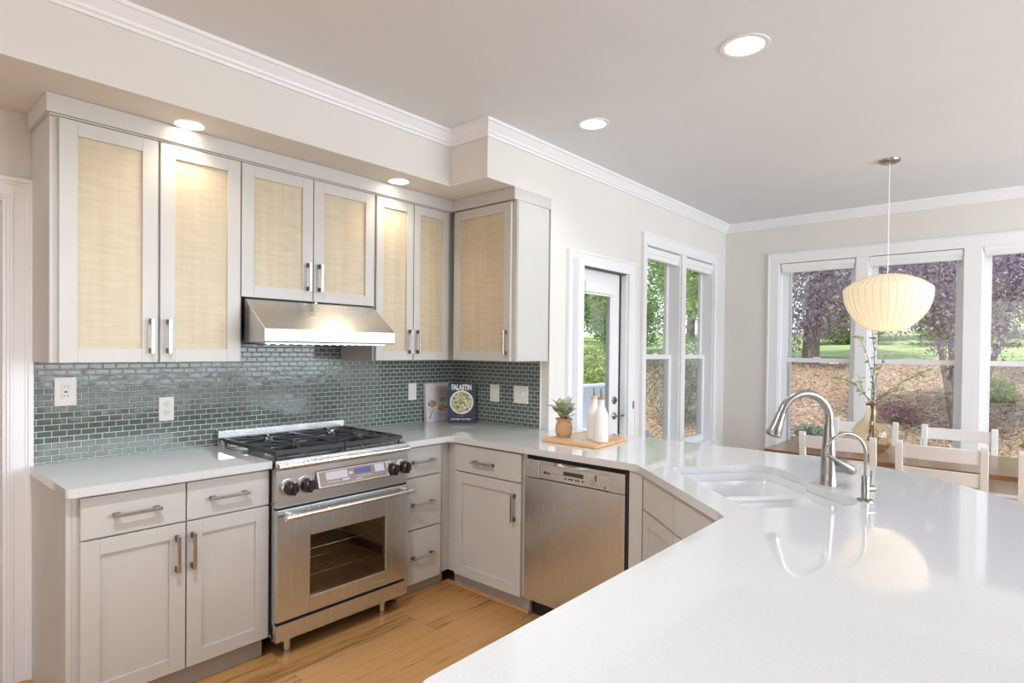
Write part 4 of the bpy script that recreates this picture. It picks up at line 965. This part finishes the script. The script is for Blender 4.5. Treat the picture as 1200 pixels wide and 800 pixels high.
# ------------------------------------------------------------------ dining table, chairs
t = thing('dining_table', 'long dark-topped wooden dining table in front of the east windows', 'table', (1.75, -2.85, 0))
bm = new(); box(bm, 1.315, 2.13, -3.86, -1.832, .722, .750); o = obj('tabletop', bm, M['table'], t, bevel=.003)
bm = new(); box(bm, 1.311, 1.315, -3.86, -1.832, .722, .7495); box(bm, 1.315, 2.13, -1.832, -1.828, .722, .7495); obj('edge_band', bm, M['tedge'], t)
bm = new(); box(bm, 1.40, 1.42, -3.76, -1.93, .63, .721); box(bm, 2.03, 2.05, -3.76, -1.93, .63, .721); box(bm, 1.42, 2.03, -1.95, -1.93, .63, .721); box(bm, 1.42, 2.03, -3.76, -3.74, .63, .721); obj('apron', bm, M['white'], t)
for xx in (1.43, 2.02):
    for yy in (-1.96, -3.73):
        bm = new(); box(bm, xx - .035, xx + .035, yy - .035, yy + .035, 0, .721); obj('leg', bm, M['white'], t, bevel=.004)
def make_chair():
    """faces +x; origin under the seat centre"""
    t = thing('dining_chair', '', 'chair', (0, 0, 0), 'white ladder-back dining chairs'); W = .205
    bm = new(); slab(bm, round_poly([(-.20, -.185), (-.20, .185), (.20, .205), (.20, -.205)], .02, 4), .432, .455); obj('seat', bm, M['white'], t, bevel=.004)
    def xb(z): return -.205 - max(0, z - .45) * .14
    for s in (-1, 1):
        bm = new(); ws = .019; y0, y1 = s * W - ws if s > 0 else s * W - ws, s * W + ws
        rows = []
        for z in (0, .2, .43, .6, .75, .885, .905):
            x = xb(z) + (.03 * (z - .43) if z < .43 else 0); th = .016 if z < .89 else .012
            rows.append([bm.verts.new(p) for p in ((x - th, y0, z), (x + th, y0, z), (x + th, y1, z), (x - th, y1, z))])
        for r0, r1 in zip(rows, rows[1:]):
            for i in range(4): bm.faces.new((r0[i], r0[(i + 1) % 4], r1[(i + 1) % 4], r1[i]))
        bm.faces.new(rows[0][::-1]); bm.faces.new(rows[-1]); obj('back_post', bm, M['white'], t, bevel=.003)
        bm = new(); box(bm, .165, .20, s * .18 - .018, s * .18 + .018, 0, .432); obj('leg', bm, M['white'], t, bevel=.003)
        bm = new(); box(bm, -.20, .17, s * .185 - .009, s * .185 + .009, .20, .225); box(bm, -.20, .17, s * .185 - .009, s * .185 + .009, .37, .431); obj('side_rail', bm, M['white'], t)
    for z0, z1 in ((.80, .882), (.665, .745), (.545, .60)):
        bm = new(); n_ = 8; rows = []
        for i in range(n_ + 1):
            y = -W + .018 + (2 * W - .036) * i / n_; cv = -.012 * (1 - (2 * i / n_ - 1) ** 2)
            rows.append([bm.verts.new((xb(z) + cv + dx, y, z)) for dx, z in ((-.009, z0), (.009, z0), (.009, z1), (-.009, z1))])
        for r0, r1 in zip(rows, rows[1:]):
            for i in range(4): bm.faces.new((r0[i], r0[(i + 1) % 4], r1[(i + 1) % 4], r1[i]))
        bm.faces.new(rows[0][::-1]); bm.faces.new(rows[-1]); obj('back_slat', bm, M['white'], t, bevel=.002)
    bm = new(); box(bm, .175, .19, -.165, .165, .24, .27); box(bm, .175, .19, -.165, .165, .37, .431); box(bm, -.205, -.19, -.187, .187, .37, .431); obj('front_rail', bm, M['white'], t)
    return t
ch = make_chair()
for i, (x, y, r, lab) in enumerate(((1.515, -2.30, 0, 'white ladder-back chair at the near side of the table, partly behind the faucet'),
                                    (1.535, -2.845, 0, 'white ladder-back chair in fullest view, near side of the table past the counter edge'),
                                    (2.08, -2.27, PI, 'white ladder-back chair at the window side of the table, behind the glass vase'),
                                    (2.115, -2.86, PI, 'white ladder-back chair at the table\'s window side, right of the glass vase'),
                                    (1.535, -3.42, .0, 'white ladder-back chair at the near side, nearest the photo\'s right edge'))):
    o = ch if i == 0 else copy_tree(ch)
    o.location = (x, y, 0); o.rotation_euler = (0, 0, r); o['label'] = lab
# vase with branches
vc = Vector((1.80, -2.405, .751))
t = thing('glass_vase', 'amber-tinted round glass vase standing on the dining table', 'vase', vc)
bm = new(); pf = [(0, .0), (.080, .0), (.106, .015), (.118, .05), (.121, .10), (.114, .145), (.092, .18), (.064, .205), (.044, .235), (.036, .27), (.034, .315), (.042, .338), (.046, .342)]
lathe(bm, vc, pf, 40); obj('glass_body', bm, M['amber'], t, smooth=True)
bm = new(); lathe(bm, vc, [(0, .004), (.076, .004), (.101, .018), (.112, .05), (.112, .055), (0, .055)], 32); obj('water', bm, thin_glass('vase_water', (.80, .72, .55), 1.2), t, smooth=True)
bm = new(); lathe(bm, vc + Vector((0, 0, .315)), [(.0355, 0), (.038, .006), (.0355, .012)], 24); obj('neck_band', bm, M['twig'], t)
t = thing('branch', 'thin leafy green branches standing in the glass vase', 'branches', vc + Vector((0, 0, .01)))
bm = new(); bl = new()
Rr = R_.copy(); Rr.z = 0; Rr.normalize(); Fh = Vector((F_.x, F_.y, 0)).normalized()
def V3(a, b, z): return vc + Rr * a + Fh * b + Vector((0, 0, z))
br = [[(.0, .0, .012), (.01, 0, .15), (-.005, 0, .33), (.01, .01, .50), (-.02, .03, .66), (-.06, .03, .76), (-.10, .02, .80)],
      [(-.03, .01, .012), (.0, -.01, .2), (.005, 0, .33), (.02, .02, .52), (.03, .03, .70), (.0, .02, .86), (-.01, .02, .93)],
      [(.03, .02, .012), (.01, 0, .33), (-.06, .03, .41), (-.12, .03, .47), (-.19, .04, .50), (-.27, .05, .51)],
      [(-.02, 0, .012), (.0, 0, .33), (.09, .0, .40), (.20, -.02, .48), (.30, -.03, .54), (.38, -.04, .57)],
      [(0, .02, .012), (.01, 0, .34), (.10, .03, .38), (.20, .05, .42), (.33, .05, .41)],
      [(.01, .0, .35), (.03, .01, .50), (.08, .02, .62), (.14, .02, .70)],
      [(.0, .0, .30), (-.06, -.03, .38), (-.10, -.05, .43), (-.13, -.06, .52)]]
for b_ in br:
    pts = []
    P4 = [V3(*p) for p in b_]
    for i in range(len(P4) - 1):
        for k in range(4):
            f_ = k / 4; p = P4[i].lerp(P4[i + 1], f_); pts.append(p + Vector((random.uniform(-.003, .003),) * 3))
    pts.append(P4[-1]); n_ = len(pts)
    tube(bm, pts, [max(.0012, .0035 * (1 - .7 * i / n_)) for i in range(n_)], 6)
    for i in range(n_):
        if pts[i].z < vc.z + .38: continue
        for k in range(2 if random.random() < .75 else 0):
            d = Vector((random.uniform(-1, 1), random.uniform(-1, 1), random.uniform(-.3, .9)))
            leaf(bl, pts[i], d, random.uniform(.028, .05), random.uniform(.008, .014), Vector((random.uniform(-1, 1), random.uniform(-1, 1), 1)), .15, random.choice([0, 1]), n=4)
lp = [V3(.035 * math.cos(a_ * .4) + .005, -.02, .10 + .05 * math.sin(a_ * .4)) for a_ in range(13)]
tube(bm, lp, .0025, 6); tube(bm, [V3(.03, -.02, .06), V3(.075, -.02, .15)], .0022, 6)
st = obj('stem', bm, M['twig'], t, smooth=True)
M['bleaf'] = mat('young_leaf', (.42, .50, .26), .5); M['bleaf2'] = mat('pale_leaf', (.58, .62, .42), .5)
obj('leaves', bl, [M['bleaf'], M['bleaf2']], t, recalc=False)
def tumbler(x, y, label):
    bm = new(); lathe(bm, (x, y, .7515), [(0, .001), (.028, .001), (.030, 0), (.034, .10), (.0325, .10), (.0285, .008), (0, .008)], 28)
    tg(obj('drinking_glass', bm, M['clear'], smooth=True), label, 'glass', 'drinking glasses on the table')
tumbler(1.72, -2.60, 'clear drinking glass on the table just right of the vase')
tumbler(1.90, -2.665, 'clear drinking glass on the table behind the chair right of the vase, nearer the window')

# ------------------------------------------------------------------ garden
def gz(x, y):
    """ground height outside"""
    a = -.15 + .17 * max(0, x - 3.3) if x < 12 else 1.33 + .055 * (x - 12)
    yy = max(0, y - .5); b = -.15 + .26 * yy if yy < 7 else 1.67 + .06 * (yy - 7)
    return max(a, b) if True else a
def terrain(name, x0, x1, y0, y1, nx, ny, m, dz=0., amp=.03):
    bm = new(); vs = []
    for i in range(nx + 1):
        row = []
        for j in range(ny + 1):
            x = x0 + (x1 - x0) * i / nx; y = y0 + (y1 - y0) * j / ny
            h = amp * (math.sin(x * 2.1 + y * 1.3) + math.sin(x * .9 - y * 2.3) + .7 * math.sin(x * 4.7 + y * 3.9))
            row.append(bm.verts.new((x, y, gz(x, y) + dz + h)))
        vs.append(row)
    for i in range(nx):
        for j in range(ny): bm.faces.new((vs[i][j], vs[i + 1][j], vs[i + 1][j + 1], vs[i][j + 1]))
    return struct(name, bm, m, smooth=True)
M['mulch'] = noise_mat('pine_straw_mulch', [(.38, (.14, .08, .05)), (.47, (.40, .26, .17)), (.54, (.62, .45, .32)), (.66, (.80, .65, .50))], 1., .9, (34, 12, 12), detail=14, bump=.8, dist=.06)
M['lawn'] = noise_mat('lawn_grass', [(.35, (.34, .46, .13)), (.5, (.52, .62, .24)), (.65, (.72, .78, .42))], 1., .9, (5, 1.2, 1), detail=10, bump=.6, bscale=40, dist=.05)
mulch_bed = terrain('ground_mulch_bed', 3.09, 11.6, -14, 24, 60, 120, M['mulch'])
terrain('ground_back_bed', .0, 3.09, .16, 24, 16, 80, M['mulch'])
terrain('ground_side_bed', -9, 0, 1.5, 24, 16, 60, M['mulch'])
terrain('ground_lawn', 11.6, 40, -30, 24, 40, 60, M['lawn'], dz=.0)
# leaf material with light passing through
def leafmat(name, cols, s=1.2):
    m = bpy.data.materials.new(name); m.use_nodes = True; t_ = m.node_tree; t_.nodes.clear()
    o_ = t_.nodes.new('ShaderNodeOutputMaterial'); mx_ = t_.nodes.new('ShaderNodeMixShader'); df = t_.nodes.new('ShaderNodeBsdfDiffuse'); tl = t_.nodes.new('ShaderNodeBsdfTranslucent')
    g = t_.nodes.new('ShaderNodeNewGeometry'); n = t_.nodes.new('ShaderNodeTexWhiteNoise'); n.noise_dimensions = '1D'; r = t_.nodes.new('ShaderNodeValToRGB')
    t_.links.new(g.outputs['Random Per Island'], r.inputs[0]); e = r.color_ramp.elements
    while len(e) < len(cols): e.new(.5)
    for k, c in enumerate(cols): e[k].position = k / (len(cols) - 1); e[k].color = (*c, 1)
    mx_.inputs[0].default_value = .4
    t_.links.new(r.outputs[0], df.inputs[0]); t_.links.new(r.outputs[0], tl.inputs[0]); t_.links.new(df.outputs[0], mx_.inputs[1]); t_.links.new(tl.outputs[0], mx_.inputs[2]); t_.links.new(mx_.outputs[0], o_.inputs[0])
    return m
M['lg'] = leafmat('green_leaves', [(.10, .22, .05), (.26, .42, .12), (.48, .62, .24)])
M['ly'] = leafmat('bright_leaves', [(.26, .42, .10), (.50, .64, .22), (.72, .80, .42)])
M['lp'] = leafmat('purple_leaves', [(.20, .16, .24), (.42, .36, .48), (.66, .60, .72), (.66, .48, .48)])
M['ld'] = leafmat('blue_green_leaves', [(.10, .17, .12), (.26, .36, .27), (.44, .54, .42)])
M['bark'] = noise_mat('grey_bark', [(.3, (.15, .12, .10)), (.7, (.36, .31, .28))], 12, .9, (4, 4, 1), bump=.6, dist=.02)
M['barkp'] = noise_mat('pale_bark', [(.3, (.42, .37, .32)), (.7, (.68, .63, .58))], 12, .9, (4, 4, 1))
def leaf_mesh(name, pts, size, m, parent, asp=.5, org=None):
    pts = np.asarray(pts, float); n = len(pts)
    a = rng.normal(size=(n, 3)); a /= np.linalg.norm(a, axis=1)[:, None]
    b = rng.normal(size=(n, 3)); b -= (a * b).sum(1)[:, None] * a; b /= np.linalg.norm(b, axis=1)[:, None]
    s = size * rng.uniform(.6, 1.35, n)[:, None]
    org = world_org(parent) if parent is not None else org
    P_ = pts - np.array(org)
    co = np.stack([P_ - a * s, P_ - b * s * asp, P_ + a * s, P_ + b * s * asp], 1).reshape(-1, 3)
    me = bpy.data.meshes.new(name); me.vertices.add(4 * n); me.vertices.foreach_set('co', co.ravel())
    me.loops.add(4 * n); me.loops.foreach_set('vertex_index', np.arange(4 * n, dtype=np.int32)); me.polygons.add(n)
    me.polygons.foreach_set('loop_start', np.arange(0, 4 * n, 4, dtype=np.int32)); me.polygons.foreach_set('loop_total', np.full(n, 4, np.int32))
    me.update(); me.validate(); me.materials.append(m); o = bpy.data.objects.new(name, me); finish(o, parent, Vector(org)); return o
def blob(c, r, n, shell=.6):
    d = rng.normal(size=(n, 3)); d /= np.linalg.norm(d, axis=1)[:, None]; k = rng.uniform(shell, 1, n) ** .6
    return np.array(c) + d * k[:, None] * np.array(r)
def tree(x, y, h, r, m, n, size, label, trunk=.12, stems=1, bark='bark', clear=.35, group='garden trees', lean=(0, 0), cat='tree'):
    z = gz(x, y) - .05; t = thing('garden_tree' if cat == 'tree' else 'garden_shrub', label, cat, (x, y, z), group)
    clusters = []; nb = 9 if stems == 1 else stems * 3
    for s in range(stems):
        bm = new(); a0 = 2 * PI * s / max(1, stems) + .4; sp = .14 * trunk * 8 if stems > 1 else 0
        b0 = Vector((x + sp * .4 * math.cos(a0), y + sp * .4 * math.sin(a0), z)); top = Vector((x + lean[0] + (r * .5 * math.cos(a0) if stems > 1 else 0), y + lean[1] + (r * .5 * math.sin(a0) if stems > 1 else 0), z + h * .75))
        pts = []
        for i in range(9):
            f_ = i / 8; p = b0.lerp(top, f_); p.x += .12 * trunk * 8 * math.sin(f_ * 5 + s * 2) * .3; p.y += .12 * trunk * 8 * math.cos(f_ * 4 + s) * .3 - .036 * trunk * 8; pts.append(p)
        tube(bm, pts, [trunk * (1 - .65 * i / 8) for i in range(9)], 10)
        for k in range(6):
            i0 = 4 + k % 4; a_ = 2 * PI * k / 6 + s; e_ = pts[i0] + Vector((math.cos(a_) * r * .6, math.sin(a_) * r * .6, h * .22))
            mid = pts[i0].lerp(e_, .5) + Vector((0, 0, -.05 * h)); tube(bm, [pts[i0], mid, e_], [trunk * .35, trunk * .22, trunk * .08], 6); clusters.append(e_)
        clusters.append(pts[-1]); obj('trunk', bm, M[bark], t, smooth=True)
    pts = []; cc = []
    for k in range(26):
        d = rng.normal(size=3); d /= np.linalg.norm(d); q = rng.uniform(.35, 1) ** .5
        cz_ = z + h * (clear + (1 - clear) / 2); cc.append((x + lean[0] + d[0] * r * q * .8, y + lean[1] + d[1] * r * q * .8, cz_ + d[2] * h * (1 - clear) / 2 * q * .85))
    cc += [tuple(c) for c in clusters]
    per = int(n * .8) // len(cc)
    for c in cc: pts.append(blob(c, (r * .34, r * .34, h * (1 - clear) * .15), per, .15))
    pts.append(blob((x + lean[0], y + lean[1], z + h * (clear + (1 - clear) / 2)), (r * .93, r * .93, h * (1 - clear) / 2 * .95), int(n * .2), .25))
    leaf_mesh('leaves', np.concatenate(pts), size, m, t)
    return t
# east side, seen through the triple window
tree(6.2, -2.62, 3.9, 1.55, M['lp'], 30000, .026, 'purple-leaved multi-stem small tree standing in the mulch bed just outside the middle pane', .045, 3, clear=.27)
tree(11.2, .35, 5.0, 2.5, M['lp'], 30000, .045, 'purple-leaved tree with a stout grey trunk at the lawn edge left of the pendant', .19, 1, clear=.10)
tree(9.5, -4.7, 4.6, 2.0, M['lp'], 30000, .038, 'purple-leaved tree filling the rightmost east pane', .10, 2, clear=.13)
for k, (x, y, h, r, mm, lab) in enumerate((
    (21.0, 14.6, 8.5, 2.8, 'ly', 'bright green tree far left across the lawn in the east view'), (21.8, 7.2, 8.5, 2.8, 'ly', 'bright yellow-green tree across the lawn in the left east pane'),
    (22.5, 1.0, 9.5, 2.9, 'lg', 'broad green tree across the lawn behind the grey trunk'), (24.0, -5.0, 9, 2.9, 'lg', 'broad green tree across the lawn beyond the middle pane'),
    (23.0, -11.2, 9, 2.9, 'ly', 'bright green tree across the lawn at the far right of the view'), (21.0, -16.8, 9, 2.9, 'lg', 'broad green tree beyond the far right of the lawn'),
    (27.5, 4.0, 11, 3.0, 'lg', 'tall dark green tree in the second row left of the grey trunk'), (30.0, -2.0, 11, 3.0, 'ly', 'tall bright tree in the second row behind the middle pane'),
    (29.5, -8.5, 11, 3.0, 'lg', 'tall green tree in the second row behind the right pane'), (26.5, 10.0, 11, 3.0, 'lg', 'tall green tree in the second row at the far left of the lawn'))):
    tree(x, y, h, r, M[mm], 12000, .13, lab, .22, clear=.06)
# north side, seen through the patio door and garden window
tree(4.1, 4.9, 5.6, 2.0, M['lg'], 14000, .05, 'leafy green tree outside the garden window with pale leaning limbs', .05, 3, 'barkp', clear=.26)
for x, y, h, r, mm, n_, sz_, lab in (
    (8.6, 5.2, 6.5, 2.1, 'ly', 12000, .075, 'bright green tree outside the right half of the garden window'), (1.2, 9.0, 7.5, 2.2, 'lg', 12000, .085, 'green tree behind the bank seen between the door and garden window'),
    (6.3, 10.2, 8, 2.6, 'lg', 12000, .10, 'tall green tree on top of the bank'), (12.0, 9.2, 8, 2.7, 'ly', 12000, .10, 'bright tree where the bank meets the lawn'), (-1.0, 4.1, 5.5, 1.6, 'lg', 9000, .06, 'green tree left of the patio door view'),
    (3.6, 15.4, 10, 2.9, 'ly', 11000, .13, 'tall bright tree far behind the bank'), (10.2, 15.6, 10, 3.0, 'lg', 11000, .13, 'tall green tree far behind the bank, right of the bright one'), (15.8, 21.0, 10, 2.9, 'ly', 11000, .13, 'tall bright tree behind the far lawn corner')):
    tree(x, y, h, r, M[mm], n_, sz_, lab, .15, clear=.05)
# shrubs
def shrub(x, y, r, h, m, n, size, label, upright=False):
    z = gz(x, y) - .03; t = thing('garden_shrub', label, 'shrub', (x, y, z), 'garden shrubs'); pts = [blob((x, y, z + h * .5), (r, r, h * .5), n, .1)]
    bm = new()
    for k in range(7):
        a_ = 2 * PI * k / 7; tube(bm, [(x, y, z), (x + math.cos(a_) * r * .3, y + math.sin(a_) * r * .3, z + h * .4), (x + math.cos(a_) * r * .6, y + math.sin(a_) * r * .6, z + h * .8)], [.012, .008, .003], 5)
    obj('stems', bm, M['bark'], t); leaf_mesh('leaves', pts[0], size, m, t, asp=.25 if upright else .5)
shrub(5.75, .85, .62, 1.55, M['ld'], 7000, .028, 'blue-green rosemary-like shrub outside the right half of the garden window', True)
shrub(5.6, 2.6, .6, 1.2, M['ly'], 3000, .04, 'bright low shrub on the bank behind the blue-green shrub')
shrub(1.5, 2.4, .45, .7, M['lg'], 2500, .035, 'low green shrub by the patio steps')
shrub(8.3, -2.9, .28, .45, M['ly'], 1400, .03, 'small yellow-green shrub beside the multi-stem tree')
shrub(6.0, -3.45, .24, .45, M['ly'], 1200, .028, 'small yellow-green shrub seen low in the rightmost east pane')
shrub(4.3, -1.95, .22, .42, M['lg'], 1000, .025, 'small green plant in the mulch below the middle pane')
shrub(5.2, -1.15, .25, .38, M['ld'], 900, .025, 'grey-green plant in the mulch seen beside the faucet')
shrub(4.8, -.75, .22, .5, M['lg'], 900, .028, 'small green plant beside the rocks below the left pane')
shrub(7.4, -4.2, .3, .35, M['lg'], 1000, .03, 'low green plant at the right of the mulch bed')
shrub(7.0, -1.9, .3, .3, leafmat('pink_flowers', [(.20, .32, .10), (.60, .25, .34), (.75, .45, .52)]), 900, .022, 'pink-flowered low plant in front of the multi-stem tree')
for k, (x, y, rr, hh, mm) in enumerate(((17.6, 9.2, 1.6, 2.6, 'lg'), (18.4, 4.0, 1.3, 2.4, 'ly'), (19.2, 1.2, 1.4, 2.5, 'lg'), (18.8, -1.9, 1.5, 2.4, 'ly'), (19.2, -5.1, 1.5, 2.6, 'lg'), (18.6, -8.4, 1.6, 2.5, 'lg'), (17.6, -13.8, 1.5, 2.6, 'ly'))):
    shrub(x, y, rr, hh, M[mm], 7000, .075, ['rounded green hedge bush at the far left end of the lawn', 'bright hedge bush behind the lawn in the left pane', 'green hedge bush behind the grey trunk', 'bright hedge bush behind the pendant lamp', 'green hedge bush behind the multi-stem tree', 'green hedge bush behind the right pane', 'bright hedge bush beyond the right end of the lawn'][k])
for k, (x, y, rr, hh, mm) in enumerate(((-1.2, 7.3, 1.1, 2.4, 'lg'), (1.1, 6.2, 1.0, 2.1, 'lg'), (3.9, 7.8, 1.2, 2.3, 'ly'), (6.3, 6.9, .9, 2.4, 'lg'), (9.2, 9.2, 1.1, 2.2, 'ly'), (13.4, 6.2, 1.3, 2.3, 'lg'))):
    shrub(x, y, rr, hh, M[mm], 7000, .05, ['green bush left of the patio door view on the bank', 'green bush on the bank straight beyond the patio door', 'bright bush on the bank behind the pale-limbed tree', 'green bush on top of the bank in the garden window', 'bright bush on the bank, right half of the garden window', 'green bush where the lawn meets the bank'][k])
# rocks
M['rock'] = noise_mat('grey_rock', [(.3, (.22, .24, .22)), (.5, (.42, .44, .42)), (.7, (.62, .63, .60))], 9, .9, bump=.6, dist=.03)
def rock(x, y, sx_, sy_, sz_, label, dz=0):
    bm = new(); bmesh.ops.create_icosphere(bm, subdivisions=3, radius=1); ph = random.uniform(0, 6)
    for v in bm.verts:
        k = 1 + .13 * math.sin(3 * v.co.x + ph) + .10 * math.sin(4 * v.co.y + 2 * ph) + .09 * math.sin(5 * v.co.z + ph)
        v.co = Vector((v.co.x * sx_ * k, v.co.y * sy_ * k, v.co.z * sz_ * k)) + Vector((x, y, gz(x, y) + sz_ * .4 + dz))
    tg(obj('garden_rock', bm, M['rock']), label, 'rock', 'rocks in the mulch bed')
rock(4.5, -1.45, .22, .26, .24, 'grey lichened rock seen low beside the faucet, left east pane')
rock(4.9, -3.32, .22, .20, .20, 'pale rounded rock seen above the table in the rightmost pane')
rock(5.45, -2.2, .36, .5, .08, 'flat dark stone slab in the mulch below the middle pane')
rock(4.65, -2.55, .30, .40, .08, 'flat stone slab nearer the house below the middle pane')
# loose pine straw
n_s = 110000; xs_ = rng.uniform(3.2, 11.5, n_s); ys_ = rng.uniform(-7, 9, n_s); k_ = ~((xs_ < 4.0) & (ys_ > -.9) & (ys_ < 2.3)); xs_ = xs_[k_]; ys_ = ys_[k_]; n_s = len(xs_)
zs_ = np.array([gz(a_, b_) + .03 * (math.sin(a_ * 2.1 + b_ * 1.3) + math.sin(a_ * .9 - b_ * 2.3) + .7 * math.sin(a_ * 4.7 + b_ * 3.9)) for a_, b_ in zip(xs_, ys_)]) + rng.uniform(0, .05, n_s)
M['straw'] = leafmat('dry_straw', [(.30, .18, .12), (.60, .41, .28), (.78, .60, .44), (.92, .80, .64)])
o = leaf_mesh('pine_straw', np.stack([xs_, ys_, zs_], 1), .03, M['straw'], mulch_bed, asp=.22); o['kind'] = 'stuff'
# deck outside the patio door with pale furniture
bm = new(); box(bm, -.5, 3.85, -.75, 2.1, -.14, -.02); struct('ground_deck', bm, planks('grey_deck', .14, 3., (.22, .20, .19), (.42, .39, .36), .7))
t = thing('patio_bench', 'pale blue-grey cushioned bench on the deck beyond the patio door', 'bench', (3.3, .7, -.03))
cu = mat('pale_blue_cushion', (.66, .70, .80), .8)
bm = new(); box(bm, 2.85, 3.75, .95, 1.10, .30, 1.0); obj('backrest', bm, cu, t, bevel=.03)
bm = new(); box(bm, 2.85, 3.75, .34, .95, .32, .46); obj('seat', bm, cu, t, bevel=.03)
for xx in (2.88, 3.67):
    for yy in (.37, 1.02): bm = new(); box(bm, xx, xx + .05, yy, yy + .05, -.03, .32); obj('leg', bm, M['white'], t)
# white porch post outside the left pane
bm = new(); box(bm, 3.42, 3.48, -1.40, -1.34, -.2, 2.95); box(bm, 3.40, 3.50, -1.42, -1.32, -.2, .02); tg(obj('porch_post', bm, M['white'], bevel=.004), 'white square porch post just outside the left east pane', 'post')
